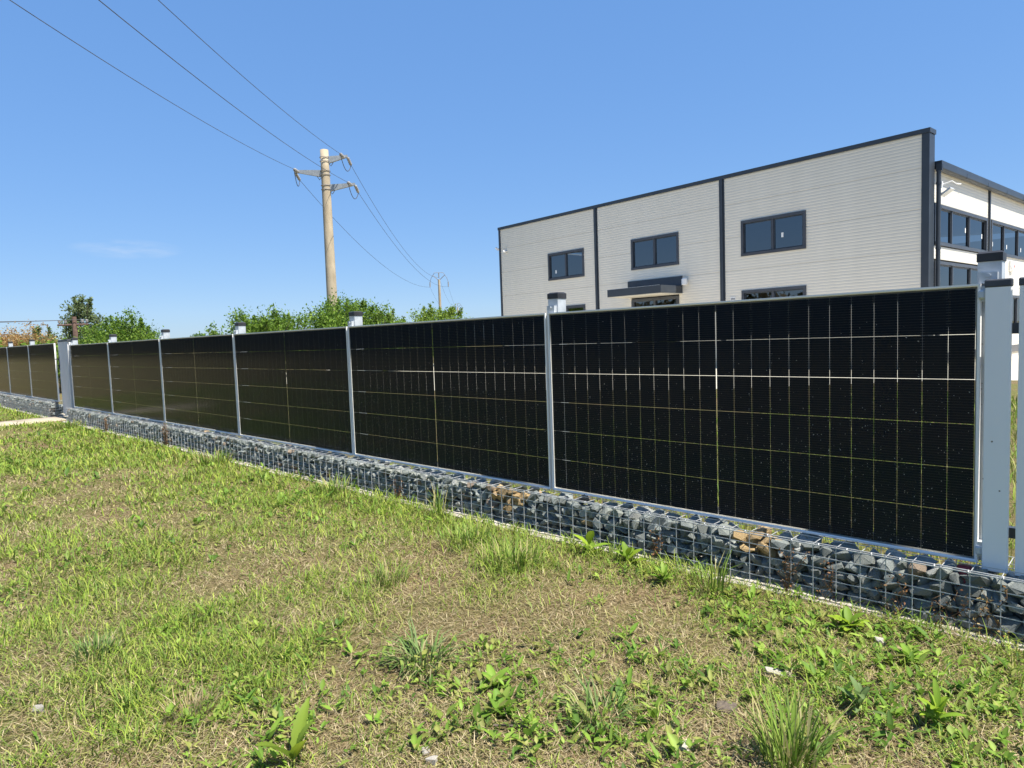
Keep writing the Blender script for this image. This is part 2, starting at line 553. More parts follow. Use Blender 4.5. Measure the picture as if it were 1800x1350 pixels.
def gz(x, y):
    """height of the turf"""
    x = np.asarray(x, float); y = np.asarray(y, float)
    a = (vnoise(x * 0.9, y * 0.9, 3) - 0.5) * 0.05 + (vnoise(x * 3.1, y * 3.1, 5) - 0.5) * 0.022
    fade = np.clip((-y - 0.25) / 0.5, 0, 1) * np.clip((30 + x) / 5, 0, 1) * np.clip((6 - x) / 3, 0, 1) * np.clip((9 + y) / 3, 0, 1)
    return a * fade

# ------------------------------------------------------------------ ground
def grid_axis(fine0, fine1, step, outs):
    a = list(np.arange(fine0, fine1 + 1e-6, step))
    return np.array([-o for o in reversed(outs)] + [0], float), a

xs = np.concatenate([[-2500, -800, -300, -120, -60, -40, -30], np.arange(-26, 4.01, 0.12), [6, 10, 20, 60, 200, 800, 2500]])
ys = np.concatenate([[-2500, -800, -300, -100, -40, -20, -12], np.arange(-9, 0.31, 0.12), [1, 2, 4, 8, 16, 40, 120, 400, 1000, 2500]])
XX, YY = np.meshgrid(xs, ys)
ZZ = gz(XX, YY)
nx, ny = len(xs), len(ys)
gi = np.arange(nx * ny).reshape(ny, nx)
quads = np.stack([gi[:-1, :-1], gi[:-1, 1:], gi[1:, 1:], gi[1:, :-1]], -1).reshape(-1, 4)
gme = fast_mesh('ground', np.stack([XX, YY, ZZ], -1).reshape(-1, 3), quads, np.zeros((0, 3), int), np.full((nx * ny, 3), 0.2), M['ground'])
gme.polygons.foreach_set('use_smooth', [True] * len(gme.polygons))
tag(link('ground', gme), kind='structure')

# pale path leading out of the small gate
rnd = random.Random(4)
pm = MB()
pv = []
for i in range(13):
    y = -0.02 - i * 0.22
    l = -14.95 + 0.10 * (rnd.random() - 0.5) - 0.03 * i * 0.22
    r_ = -14.02 + 0.12 * (rnd.random() - 0.5)
    zl, zr = float(gz(l, y)), float(gz(r_, y))
    mz = max(zl, zr, float(gz((l + r_) / 2, y))) + 0.018
    pv += [(l, y, mz - 0.06), (l + 0.05, y, mz), ((l + r_) / 2, y, mz + 0.006), (r_ - 0.05, y, mz), (r_, y, mz - 0.06)]
pf = []
for i in range(12):
    for k in range(4):
        pf.append((i * 5 + k, (i + 1) * 5 + k, (i + 1) * 5 + k + 1, i * 5 + k + 1))
pm.add(pv, pf)
tag(pm.build('path', M['path'], smooth=True), kind='structure')

def footing(x0, x1, name):
    b = MB()
    n = int((x1 - x0) / 0.25)
    rr = random.Random(8)
    vs_, fs_ = [], []
    for i in range(n + 1):
        x = x0 + (x1 - x0) * i / n
        f0 = -0.225 + rr.uniform(-0.02, 0.02)
        h = 0.008 + rr.uniform(-0.006, 0.006)
        vs_ += [(x, f0, -0.12), (x, f0 + 0.01, h), (x, 0.22, h + 0.003), (x, 0.23, -0.12)]
    for i in range(n):
        for k in range(3):
            a = i * 4 + k
            fs_.append((a, a + 4, a + 5, a + 1))
    fs_.append((0, 1, 2, 3))
    fs_.append(tuple(n * 4 + k for k in (3, 2, 1, 0)))
    b.add(vs_, fs_)
    return tag(b.build(name, M['concrete']), kind='structure')
footing(-13.72, 2.4, 'footing')
footing(-26.0, -14.9, 'footing')

# ------------------------------------------------------------------ solar panels
PW, PH, PITCH = 2.278, 1.134, 2.2966
PZ = 0.252
LIP = 0.011
def frame_mesh():
    b = MB()
    W, H, D = PW, PH, 0.030
    def rail(p0, p1, inward, fl):
        # mitred rail along p0->p1 with a chamfered front and a back flange
        p0, p1, n_ = Vector(p0), Vector(p1), Vector(inward)
        d = (p1 - p0).normalized()
        prof = [(0, -0.012), (0, D - 0.015), (fl, D - 0.015), (fl, D - 0.0165), (0.003, D - 0.0165), (0.003, -0.0035), (LIP, -0.0035), (LIP, -0.0085), (LIP - 0.004, -0.012)]
        vs_ = []
        for (w, y) in prof:
            a = p0 + d * w + n_ * w
            c = p1 - d * w + n_ * w
            vs_.append((a.x, y, a.z)); vs_.append((c.x, y, c.z))
        n = len(prof)
        fs_ = [(2 * i, 2 * i + 1, 2 * ((i + 1) % n) + 1, 2 * ((i + 1) % n)) for i in range(n)]
        b.add(vs_, fs_)
    rail((0, 0, 0), (W, 0, 0), (0, 0, 1), 0.052)
    rail((W, 0, H), (0, 0, H), (0, 0, -1), 0.052)
    rail((0, 0, H), (0, 0, 0), (1, 0, 0), 0.019)
    rail((W, 0, 0), (W, 0, H), (-1, 0, 0), 0.019)
    return b.mesh('frame', M['alu'])
FRAME_ME = frame_mesh()
gb = MB().add([(LIP - .004, -0.0045, LIP - .004), (PW - LIP + .004, -0.0045, LIP - .004), (PW - LIP + .004, -0.0045, PH - LIP + .004), (LIP - .004, -0.0045, PH - LIP + .004)], [(0, 1, 2, 3)])
GLASS_ME = gb.mesh('glass_pane', M['pvglass'])
CW, CH = 0.0920, 0.1815
GX, GZ, GM = 0.0013, 0.0018, 0.0058
def cell_pos():
    out_ = []
    half = 12 * CW + 11 * GX
    hz = 6 * CH + 5 * GZ
    z0 = (PH - hz) / 2 + CH / 2
    for side in (0, 1):
        x0 = PW / 2 - GM / 2 - half if side == 0 else PW / 2 + GM / 2
        for i in range(12):
            for j in range(6):
                out_.append((x0 + CW / 2 + i * (CW + GX), z0 + j * (CH + GZ)))
    return out_
def cell_geo(b, cx, cz, uv):
    w, h, y0, y1 = CW / 2, CH / 2, -0.0025, -0.0017
    b.box(cx - w, cx + w, y0, y1, cz - h, cz + h)
    loc = [(0, 0), (1, 0), (1, 0), (0, 0), (0, 1), (1, 1), (1, 1), (0, 1)]
    for f in [(0, 3, 2, 1), (4, 5, 6, 7), (0, 1, 5, 4), (1, 2, 6, 5), (2, 3, 7, 6), (3, 0, 4, 7)]:
        uv.extend(loc[i] for i in f)
def set_uv(me, uv):
    l = me.uv_layers.new(name='cell')
    l.data.foreach_set('uv', np.array(uv, np.float32).ravel())
_b, _uv = MB(), []
cell_geo(_b, 0, 0, _uv)
CELL_ME = _b.mesh('solar_cell', M['cell']); set_uv(CELL_ME, _uv)
_b, _uv = MB(), []
for (cx_, cz_) in cell_pos():
    cell_geo(_b, cx_, cz_, _uv)
CELLS_ME = _b.mesh('solar_cells', M['cell']); set_uv(CELLS_ME, _uv)

prng = random.Random(12)
def solar_panel(x, z, label, single):
    root = empty('solar_panel', (x, 0, z))
    root.rotation_euler = (0, prng.uniform(-0.0012, 0.0012), 0)
    tag(root, label, 'solar panel', 'solar panels forming the fence')
    link('frame', FRAME_ME, root)
    link('glass_pane', GLASS_ME, root)
    if single:
        for (cx, cz) in cell_pos():
            c = link('solar_cell', CELL_ME, root)
            c.location = (cx, 0, cz)
    else:
        tag(link('solar_cells', CELLS_ME, root), kind='stuff')
    # clamps that hold the panel to the posts behind it
    return root
order = ['black solar panel nearest the camera, ending at the grey slatted gate',
         'second black solar panel counted from the grey slatted gate',
         'third black solar panel counted from the grey slatted gate',
         'fourth black solar panel counted from the grey slatted gate',
         'fifth black solar panel counted from the slatted gate, last but one before the small gate',
         'sixth black solar panel from the slatted gate, right beside the small corrugated gate']
PANEL_X = []
for k in range(6):
    x = -PITCH * (k + 1) + (PITCH - PW)
    if k == 0: x = -PW
    PANEL_X.append(x)
    p = solar_panel(x, PZ, order[k], k < 3)
    if k == 0:
        st = MB().box(PW - 0.0105, PW - 0.0015, -0.0132, -0.0122, PH - 0.075, PH - 0.028).build('sticker', M['white'], p)
leftlab = ['olive-tinted solar panel just left of the small corrugated gate',
           'second solar panel left of the small corrugated gate',
           'third solar panel left of the small gate, cut off at the picture edge']
LX0 = -14.87
for k in range(3):
    solar_panel(LX0 - PW - PITCH * k, PZ + 0.055, leftlab[k], False)

# ------------------------------------------------------------------ fence posts
def post_meshes():
    w = 0.04
    b = MB().box(-w, w, 0, 2 * w, 0, 1.245)
    pm_ = b.mesh('post_tube', M['galv'])
    c = MB()
    o = 0.0035
    c.add([(-w - o, -o, 1.222), (w + o, -o, 1.222), (w + o, 2 * w + o, 1.222), (-w - o, 2 * w + o, 1.222),
           (-w - o, -o, 1.255), (w + o, -o, 1.255), (w + o, 2 * w + o, 1.255), (-w - o, 2 * w + o, 1.255),
           (-w + .006, .010, 1.263), (w - .006, .010, 1.263), (w - .006, 2 * w - .010, 1.263), (-w + .006, 2 * w - .010, 1.263)],
          [(0, 3, 2, 1), (0, 1, 5, 4), (1, 2, 6, 5), (2, 3, 7, 6), (3, 0, 4, 7), (4, 5, 9, 8), (5, 6, 10, 9), (6, 7, 11, 10), (7, 4, 8, 11), (8, 9, 10, 11)])
    cm = c.mesh('post_cap', M['blackcap'])
    k = MB()
    k.box(-0.03, 0.03, -0.026, 0.0, 1.135, 1.178)
    k.lathe([(0.008, -0.032), (0.008, -0.026)], (0.0, 0, 1.165), 'y', 6)
    km = k.mesh('clamp', M['galv'])
    return pm_, cm, km
POST_ME, CAP_ME, CLAMP_ME = post_meshes()
def fence_post(x, z, label):
    r = empty('fence_post', (x, 0.030, z))
    tag(r, label, 'post', 'square posts behind the solar panels')
    link('post_tube', POST_ME, r); link('post_cap', CAP_ME, r)
    if x > -14: link('clamp', CLAMP_ME, r)
    return r
plab = ['galvanised square post with black cap behind the grey slatted gate',
        'galvanised post with black cap at the first seam from the slatted gate',
        'galvanised post with black cap at the second seam from the slatted gate',
        'galvanised post with black cap at the third seam from the slatted gate',
        'galvanised post with black cap at the fourth seam from the slatted gate',
        'galvanised post with black cap at the fifth seam from the slatted gate',
        'galvanised post with dark cap behind the hinge side of the small gate']
for k in range(7):
    xx = 0.022 if k == 0 else (-PITCH * k + 0.034 if k < 6 else -13.715)
    fence_post(xx, PZ, plab[k])
llab = ['short post with dark cap at first seam left of the small gate',
        'short post with dark cap at second seam left of the small gate']
for k in range(2):
    fence_post(LX0 - PITCH * (k + 1) + 0.03, PZ + 0.055, llab[k])

# ------------------------------------------------------------------ gabion walls
GY0, GY1, GTOP = -0.158, 0.150, 0.252
def stone_variants(n, seed):
    out_ = []
    for i in range(n):
        rr = random.Random(seed + i)
        bm = bmesh.new()
        pts = []
        k = rr.randint(13, 18)
        for j in range(k):
            v = Vector((rr.gauss(0, 1), rr.gauss(0, 1), rr.gauss(0, 1))).normalized()
            # push towards a blocky, slabby lump
            v = Vector((math.copysign(abs(v.x) ** 0.6, v.x), math.copysign(abs(v.y) ** 0.7, v.y), math.copysign(abs(v.z) ** 0.6, v.z)))
            v *= rr.uniform(0.82, 1.0)
            pts.append(bm.verts.new((v.x * 0.5, v.y * 0.5, v.z * 0.5)))
        r = bmesh.ops.convex_hull(bm, input=pts)
        bmesh.ops.delete(bm, geom=[g for g in r['geom_interior'] if isinstance(g, bmesh.types.BMVert)], context='VERTS')
        me = bpy.data.meshes.new('stone')
        bm.to_mesh(me); bm.free()
        me.materials.append(M['stone0'])
        out_.append(me)
    return out_
STONES = stone_variants(18, 100)
def chipped(me, seed):
    bm = bmesh.new(); bm.from_mesh(me)
    bmesh.ops.dissolve_limit(bm, angle_limit=0.12, verts=bm.verts, edges=bm.edges)
    bmesh.ops.bevel(bm, geom=list(bm.edges), offset=0.012, segments=1, affect='EDGES', profile=0.6)
    rr = random.Random(seed)
    for v in bm.verts:
        v.co *= 1 + rr.uniform(-0.045, 0.045)
    m2 = bpy.data.meshes.new('stone'); bm.to_mesh(m2); bm.free()
    m2.materials.append(M['stone0'])
    return m2
CHIPPED = [chipped(me, i) for i, me in enumerate(STONES)]
SV = [np.array([v.co[:] for v in me.vertices]) for me in STONES]
SF = [[tuple(p.vertices) for p in me.polygons] for me in STONES]
SMATS = [M['stone0'], M['stone1'], M['stone2'], M['stone3'], M['stone4']]
STUFF_MATS = []
for i_, mm_ in enumerate(SMATS):
    STUFF_MATS.append(mm_)

def gabion(x0, x1, z0, label, nsingle, seed, tan_at=()):
    root = empty('gabion_wall', (0, 0, z0))
    tag(root, label, 'gabion wall', 'gabion walls under the solar panels')
    rr = random.Random(seed)
    items = []
    # front layer, rows of stones packed against the mesh
    z = 0.0
    rows = [(-0.005, 0.052), (0.042, 0.050), (0.088, 0.050), (0.134, 0.050), (0.180, 0.050)]
    cz_ = [0.0, 0.0, 0.0, 0.02, 0.06]
    for ri, (zb, hh) in enumerate(rows):
        x = x1 - rr.uniform(0, 0.05)
        while x > x0:
            w = rr.choice([rr.uniform(0.04, 0.065), rr.uniform(0.055, 0.09), rr.uniform(0.08, 0.125)])
            h = hh * rr.uniform(0.75, 1.4)
            d = rr.uniform(0.07, 0.11)
            cx = x - w / 2
            cy = GY0 + 0.006 + d / 2 + rr.uniform(0, 0.022) + 0.10 * max(0, cz_[ri])
            cz = zb + hh / 2 + rr.uniform(-0.012, 0.014)
            items.append((cx, cy, cz, w * 1.06, d, h * 1.06, rr.uniform(-0.9, 0.5), rr.uniform(-0.45, 0.45), rr.uniform(-0.7, 0.7), True))
            x -= w * 0.90
    nfront = len(items)
    # the layers behind, seen between the front stones and from above
    for layer, (yc, zr) in enumerate([(-0.060, (0.03, 0.09, 0.150, 0.190)), (0.005, (0.05, 0.11, 0.165, 0.208)), (0.105, (0.05, 0.10, 0.14))]):
        for zc in zr:
            x = x1 - rr.uniform(0, 0.08)
            while x > x0:
                w = rr.uniform(0.09, 0.16)
                items.append((x - w / 2, yc + rr.uniform(-0.015, 0.015), zc + rr.uniform(-0.012, 0.012), w * 1.08, rr.uniform(0.08, 0.105), rr.uniform(0.06, 0.085),
                              rr.uniform(-0.4, 0.4), rr.uniform(-0.4, 0.4), rr.uniform(-3, 3), False))
                x -= w * 0.95
    front = items[:nfront]
    front.sort(key=lambda t: -t[0])
    singles = [t for t in front if t[0] < 1.3][:nsingle]
    rest = [t for t in items if t not in set(singles)]
    def pick_mat(cx, cz):
        for (tx, tz) in tan_at:
            if abs(cx - tx) < 0.085 and abs(cz - tz) < 0.05:
                return 3
        q = rr.random()
        return 0 if q < 0.46 else 1 if q < 0.84 else 2 if q < 0.95 else 3 if q < 0.96 else 4
    for (cx, cy, cz, w, d, h, ax, ay, az, fr) in singles:
        s = link('stone', CHIPPED[rr.randrange(len(STONES))], root)
        s.location = (cx, cy, cz)
        s.rotation_euler = (ax, ay, az * 0.6)
        s.scale = (w, d, h)
        s.material_slots[0].link = 'OBJECT'
        s.material_slots[0].material = SMATS[pick_mat(cx, cz)]
    vs_, fs_, mi = [], [], []
    for (cx, cy, cz, w, d, h, ax, ay, az, fr) in rest:
        vi = rr.randrange(len(STONES))
        mt = np.array(Euler((ax, ay, az)).to_matrix())
        P = (SV[vi] * np.array([w, d, h])) @ mt.T + np.array([cx, cy, cz])
        o = len(vs_)
        vs_.extend(map(tuple, P))
        pk = pick_mat(cx, cz)
        for f in SF[vi]:
            fs_.append(tuple(i + o for i in f)); mi.append(pk)
    me = bpy.data.meshes.new('stone_fill')
    me.from_pydata(vs_, [], fs_)
    for mm_ in SMATS: me.materials.append(mm_)
    me.polygons.foreach_set('material_index', mi)
    tag(link('stone_fill', me, root), kind='stuff')
    # welded wire basket: verticals every 10 cm, horizontals every 5 cm
    b = MB()
    r = 0.0022
    n = 4
    k = 0
    x = x1
    joints = []
    while x >= x0:
        thick = (abs(((x - (-0.455)) / 2.0) - round((x - (-0.455)) / 2.0)) < 0.012)
        rv = r * (1.9 if thick else 1.0)
        if thick: joints.append(x)
        b.tube([(x, GY0, -0.03), (x, GY0, GTOP)], rv, n)
        b.tube([(x, GY0, GTOP), (x, GY1, GTOP)], r * 0.75, n)
        if x > -9: b.tube([(x, GY1, 0.0), (x, GY1, GTOP)], r, n)
        x -= 0.1
    zz = 0.0
    wob = random.Random(seed + 5)
    segs = max(2, int((x1 - x0) / 0.4))
    def longwire(y, z, rad, amp=0.0025):
        b.tube([(x0 + (x1 - x0) * i / segs, y + wob.uniform(-amp, amp) * 0.6, z + wob.uniform(-amp, amp)) for i in range(segs + 1)], rad, n)
    for j in range(6):
        longwire(GY0 - 2 * r, GTOP - 0.002 - 0.05 * j, r * (1.25 if j == 0 else 1.0))
    longwire(GY0 + 0.001, GTOP + 0.006, r * 1.2, 0.002)
    for j in range(1, 4):
        longwire(GY0 + 0.10 * j, GTOP + 0.003, r * 0.75)
    for j in range(1, 5):
        longwire(GY1, GTOP - 0.05 * j, r)
    for xe in (x0, x1):
        for j in range(1, 5):
            b.tube([(xe, GY0, GTOP - 0.05 * j), (xe, GY1, GTOP - 0.05 * j)], r, n)
        for j in range(1, 3):
            b.tube([(xe, GY0 + 0.1 * j, 0), (xe, GY0 + 0.1 * j, GTOP)], r, n)
    b.build('wire_basket', M['wire'], root)
    # little clip rings along the front top edge
    c = MB()
    x = x1 - 0.04
    while x > max(x0, -8):
        ring = [(x, GY0 - 0.001 + 0.0075 * math.cos(a), GTOP + 0.001 + 0.0075 * math.sin(a)) for a in [2 * math.pi * i / 7 for i in range(8)]]
        c.tube(ring, 0.0022, 4, cap=False)
        x -= wob.uniform(0.095, 0.125)
    if c.v:
        c.build('clip_rings', M['wire'], root)
    return root
gabion(-13.70, 2.3, 0.0, 'long low gabion wall of grey slate in wire mesh under the main panel row', 300, 21, tan_at=((-2.64, 0.19), (-2.58, 0.19), (-2.5, 0.185), (-2.62, 0.13), (-0.90, 0.19)))
gabion(-25.9, -14.92, 0.05, 'gabion wall of grey slate left of the small corrugated gate', 0, 77)

# red conduit rising out of the gabion behind the nearest panel's end
b = MB()
prof = []
for i in range(37):
    z = i * 0.0065
    prof.append((0.024 + (0.0035 if (i // 2) % 2 else 0.0), z))
b.lathe(prof, (0, 0, 0), 'z', 14)
o = b.build('conduit', M['red'], smooth=True)
o.location = (-0.035, -0.062, 0.012)
tag(o, 'red corrugated conduit standing in the gabion under the nearest panel corner', 'conduit')

# ------------------------------------------------------------------ grey slatted gate on the right
gate = empty('slatted_gate', (0.0, 0, 0))
tag(gate, 'grey gate of wide vertical slats with dark caps at the right edge', 'gate')
def slat_mesh():
    w, d = 0.0855, 0.024
    b = MB()
    prof = [(0, 0.004), (0.003, 0.0), (w - 0.003, 0.0), (w, 0.003), (w, d - 0.003), (w - 0.003, d), (0.003, d), (0, d - 0.004)]
    zs_ = [0.235, 1.378]
    vs_ = [(x, y, z) for z in zs_ for (x, y) in prof]
    n = len(prof)
    fs_ = [(i, (i + 1) % n, n + (i + 1) % n, n + i) for i in range(n)] + [tuple(reversed(range(n))), tuple(range(n, 2 * n))]
    b.add(vs_, fs_)
    c = MB()
    o = 0.0025
    c.box(-o, w + o, -o, d + o, 1.366, 1.399)
    return b.mesh('slat', M['slat']), c.mesh('slat_cap', M['greycap'])
SL_ME, SLC_ME = slat_mesh()
for k in range(12):
    s = link('slat', SL_ME, gate); s.location = (0.018 + 0.1085 * k, -0.036, 0)
    c = link('slat_cap', SLC_ME, s)
    md = c.modifiers.new('bevel', 'BEVEL'); md.width = 0.006; md.segments = 2
for zc in (1.205, 0.395):
    MB().box(0.07, 1.36, -0.0117, 0.020, zc - 0.021, zc + 0.021).build('rail', M['anthracite'], gate)
MB().box(1.30, 1.38, -0.0115, 0.07, 0.0, 1.40).build('gate_post', M['galv'], gate)
for zc in (1.345, 0.31):
    bk = MB()
    bk.lathe([(0.010, 0), (0.014, 0.006), (0.014, 0.028), (0.010, 0.034)], (0.006, -0.016, zc - 0.02), 'z', 10)
    bk.box(0.0, 0.03, -0.0113, 0.0295, zc - 0.03, zc + 0.03)
    bk.build('hinge', M['galv'], gate)

# ------------------------------------------------------------------ small corrugated gate
sg = empty('small_gate', (-13.80, 0.0, 0.0), RAD(0))
sg.rotation_euler = (0, 0, RAD(-3.5))
tag(sg, 'small light grey corrugated sheet gate with black handle between the panel rows', 'gate')
b = MB()
W_, n = 0.93, 6
prof = []
for i in range(n):
    x0 = -W_ + W_ * i / n
    p = W_ / n
    prof += [(x0, -0.030), (x0 + p * 0.40, -0.030), (x0 + p * 0.60, -0.003), (x0 + p * 0.88, -0.003)]
prof.append((0, -0.030))
vs_ = [(x, y, z) for z in (0.085, 1.455) for (x, y) in prof]
m_ = len(prof)
b.add(vs_, [(i, i + 1, m_ + i + 1, m_ + i) for i in range(m_ - 1)])
b.build('corrugated_sheet', M['sheet'], sg)
b = MB()
b.box(-W_ - 0.012, -W_ + 0.03, -0.0045, 0.04, 0.03, 1.45)
b.box(-0.03, 0.01, -0.0045, 0.04, 0.03, 1.45)
b.box(-W_ + 0.03, -0.03, -0.0035, 0.038, 0.09, 0.13)
b.build('gate_frame', M['slat'], sg)
MB().box(-W_ - 0.02, 0.02, -0.028, 0.045, 1.4555, 1.495).build('top_rail', M['greycap'], sg)
MB().box(-W_ * 0.5, -0.04, -0.018, 0.03, 0.012, 0.082).build('bottom_plate', M['anthracite'], sg)
b = MB()
b.box(-W_ + 0.000, -W_ + 0.032, -0.040, -0.0305, 0.92, 1.20)
b.tube([(-W_ + 0.016, -0.040, 1.13), (-W_ + 0.016, -0.075, 1.13), (-W_ - 0.08, -0.075, 1.135)], 0.010, 8)
b.lathe([(0.013, -0.05), (0.013, -0.03)], (-W_ + 0.016, 0, 1.00), 'y', 8)
b.build('handle', M['blackcap'], sg)

# ------------------------------------------------------------------ building
BO, BROT = (-3.90, 17.28, 0.0), -0.09842
bld = empty('industrial_building', BO, BROT)
tag(bld, 'two storey industrial building clad in pale ribbed panels with dark trim', 'building')
RIB = 0.0875
def ribbed(name, u0, u1, z0, z1, holes, side=False, parent=bld):
    """one sandwich panel: horizontal ribs, cut where a window or door stands"""
    b = MB()
    n = max(1, int(round((z1 - z0) / RIB)))
    h = (z1 - z0) / n
    for i in range(n):
        a, c = z0 + i * h, z0 + (i + 1) * h
        zc = (a + c) / 2
        spans = [(u0, u1)]
        for (h0, h1, hz0, hz1) in holes:
            if hz0 < zc < hz1:
                ns = []
                for (s0, s1) in spans:
                    if h1 <= s0 or h0 >= s1: ns.append((s0, s1)); continue
                    if h0 > s0: ns.append((s0, h0))
                    if h1 < s1: ns.append((h1, s1))
                spans = ns
        dp = 0.003 if side else 0.0045
        prof = [(0.0, a + 0.004), (-dp, a + h * 0.22), (-dp, a + h * 0.70), (0.0, a + h * 0.92), (0.0, c + (0.004 if i < n - 1 else -0.003))]
        if i == 0: prof = [(0.012, a)] + prof
        for (s0, s1) in spans:
            if side:
                vs_ = [(-y, s, z) for (y, z) in prof for s in (s0, s1)]
            else:
                vs_ = [(s, y, z) for (y, z) in prof for s in (s0, s1)]
            m_ = len(prof)
            b.add(vs_, [(2 * q, 2 * q + 1, 2 * q + 3, 2 * q + 2) for q in range(m_ - 1)])
    if b.v:
        b.build(name, M['cladding'], parent)

def window(h0, h1, z0, z1, splits, side=False, stickers=(), fr=0.085, deep=False):
    """frame, mullions, panes; in the facade plane or the side wall plane"""
    def T(u, y, z):
        return (-y, u, z) if side else (u, y, z)
    def tbox(b, u0, u1, y0, y1, z0_, z1_):
        if side: b.box(-y1, -y0, u0, u1, z0_, z1_)
        else: b.box(u0, u1, y0, y1, z0_, z1_)
    b = MB()
    t = fr
    tbox(b, h0, h1, -0.035, 0.10, z1 - t, z1)
    tbox(b, h0, h1, -0.045, 0.10, z0, z0 + t)
    tbox(b, h0, h0 + t, -0.0345, 0.0995, z0 + t, z1 - t)
    tbox(b, h1 - t, h1, -0.0345, 0.0995, z0 + t, z1 - t)
    w = b.build('window', M['frame_grey'], bld)
    edges = [h0 + t] + list(splits) + [h1 - t]
    for s in splits:
        m_ = MB()
        tbox(m_, s - 0.03, s + 0.03, -0.012, 0.08, z0 + t, z1 - t)
        m_.build('mullion', M['frame_grey'], w)
    for i in range(len(edges) - 1):
        a = edges[i] + (0.03 if i else 0)
        c = edges[i + 1] - (0.03 if i < len(edges) - 2 else 0)
        s = MB()
        q = 0.035
        za, zb = z0 + t, z1 - t
        tbox(s, a, c, 0.012, 0.06, zb - q, zb)
        tbox(s, a, c, 0.012, 0.06, za, za + q)
        tbox(s, a, a + q, 0.0125, 0.0595, za + q, zb - q)
        tbox(s, c - q, c, 0.0125, 0.0595, za + q, zb - q)
        s.build('sash', M['anthracite'], w)
        g = MB()
        vs_ = [T(a + q, 0.035, za + q), T(c - q, 0.035, za + q), T(c - q, 0.035, zb - q), T(a + q, 0.035, zb - q)]
        g.add(vs_, [(0, 1, 2, 3)])
        g.build('pane', M['winglass'], w)
    for (su, sz) in stickers:
        k = MB()
        tbox(k, su - 0.035, su + 0.035, 0.030, 0.033, sz - 0.07, sz + 0.07)
        k.build('sticker', M['white'], w)
    return w

FW = -17.62
holesF = [(-14.42, -12.34, 3.61, 4.74), (-9.92, -7.80, 3.61, 4.74), (-5.39, -3.26, 3.61, 4.74),
          (-14.42, -12.34, 1.05, 2.49), (-5.39, -3.26, 1.05, 2.51), (-9.95, -7.82, 0.15, 2.53)]
rowsF = [0.30, 1.08, 2.13, 3.18, 4.26, 5.33, 6.20]
for i in range(6):
    for (u0, u1) in ((FW + 0.09, -11.76), (-11.58, -6.17), (-5.99, -0.15)):
        ribbed('wall_panel', u0, u1, rowsF[i], rowsF[i + 1], holesF)
window(*holesF[0], [-13.38], stickers=((-14.0, 3.95),))
window(*holesF[1], [-8.86])
window(*holesF[2], [-4.32], stickers=((-4.02, 4.12),))
window(*holesF[3], [-13.38])
window(*holesF[4], [-4.32])
# door
b = MB()
b.box(-9.95, -7.82, -0.03, 0.10, 2.42, 2.53)
b.box(-9.95, -9.84, -0.0295, 0.0995, 0.15, 2.42); b.box(-7.93, -7.82, -0.0295, 0.0995, 0.15, 2.42); b.box(-8.93, -8.84, -0.0285, 0.0985, 0.15, 2.42)
d = b.build('door', M['frame_grey'], bld)
for (a, c) in ((-9.84, -8.93), (-8.84, -7.93)):
    MB().add([(a, 0.04, 0.15), (c, 0.04, 0.15), (c, 0.04, 2.42), (a, 0.04, 2.42)], [(0, 1, 2, 3)]).build('pane', M['winglass'], d)
MB().box(-9.80, -8.0, 0.03, 0.05, 2.02, 2.10).build('transom', M['frame_grey'], d)
# vertical trims, corners, coping
for u in (-11.67, -6.08):
    b = MB()
    b.box(u - 0.095, u + 0.095, -0.020, 0.02, 0.30, 6.20)
    b.box(u - 0.045, u + 0.045, -0.055, -0.0205, 0.30, 6.20)
    b.build('trim', M['anthracite'], bld)
b = MB(); b.box(-0.155, 0.03, -0.028, 0.36, 0.25, 6.195); b.build('corner_trim', M['anthracite'], bld)
b = MB(); b.box(FW - 0.03, FW + 0.085, -0.028, 0.36, 0.25, 6.195); b.build('corner_trim', M['anthracite'], bld)
b = MB(); b.box(FW - 0.05, 0.05, -0.050, 0.40, 6.20, 6.315); b.build('coping', M['anthracite'], bld)
MB().box(FW + 0.08, -0.158, 0.25, 0.33, 5.0, 6.195).build('parapet_back', M['cladding'], bld)
MB().box(FW, 0.0, 0.02, 0.30, 0.0, 0.297).build('plinth', M['plinth'], bld)
# canopy over the door
cn = empty('canopy'); cn.parent = bld
MB().box(-10.06, -7.67, -1.25, -0.02, 2.60, 2.862).build('canopy_box', M['anthracite'], cn)
MB().box(-10.04, -7.69, -1.235, -0.02, 2.575, 2.5985).build('soffit', M['soffit'], cn)
MB().box(-10.09, -7.665, -0.055, -0.012, 2.864, 3.20).build('back_plate', M['anthracite'], cn)
b = MB()
for i in range(7):
    b.box(-10.02 + i * 0.33, -9.74 + i * 0.33, -1.253, -0.06, 2.8635, 2.870)
b.build('roof_sheet', M['galv'], cn)
# wall lamp, camera, plaque
b = MB()
b.lathe([(0.05, 0), (0.10, 0.02), (0.10, 0.20), (0.07, 0.24)], (-7.49, -0.15, 2.86), 'z', 12)
b.box(-7.53, -7.45, -0.10, -0.012, 2.92, 3.0)
b.build('wall_lamp', M['white'], bld, smooth=False)
b = MB()
b.lathe([(0.05, -0.13), (0.055, -0.10), (0.055, -0.012)], (-17.15, 0, 5.18), 'y', 10)
b.lathe([(0.045, -0.20), (0.06, -0.17), (0.06, -0.12), (0.03, -0.10)], (-17.15, 0, 5.16), 'y', 10)
b.build('security_camera', M['white'], bld)
b = MB()
b.box(FW - 0.16, FW - 0.03, -0.05, 0.05, 5.30, 5.38)
b.tube([(FW - 0.12, 0, 5.34), (FW - 0.22, -0.05, 5.42)], 0.05, 8)
b.build('security_camera', M['white'], bld)
MB().box(-5.80, -5.62, -0.020, -0.0105, 2.20, 2.33).build('plaque', M['white'], bld)
b = MB()
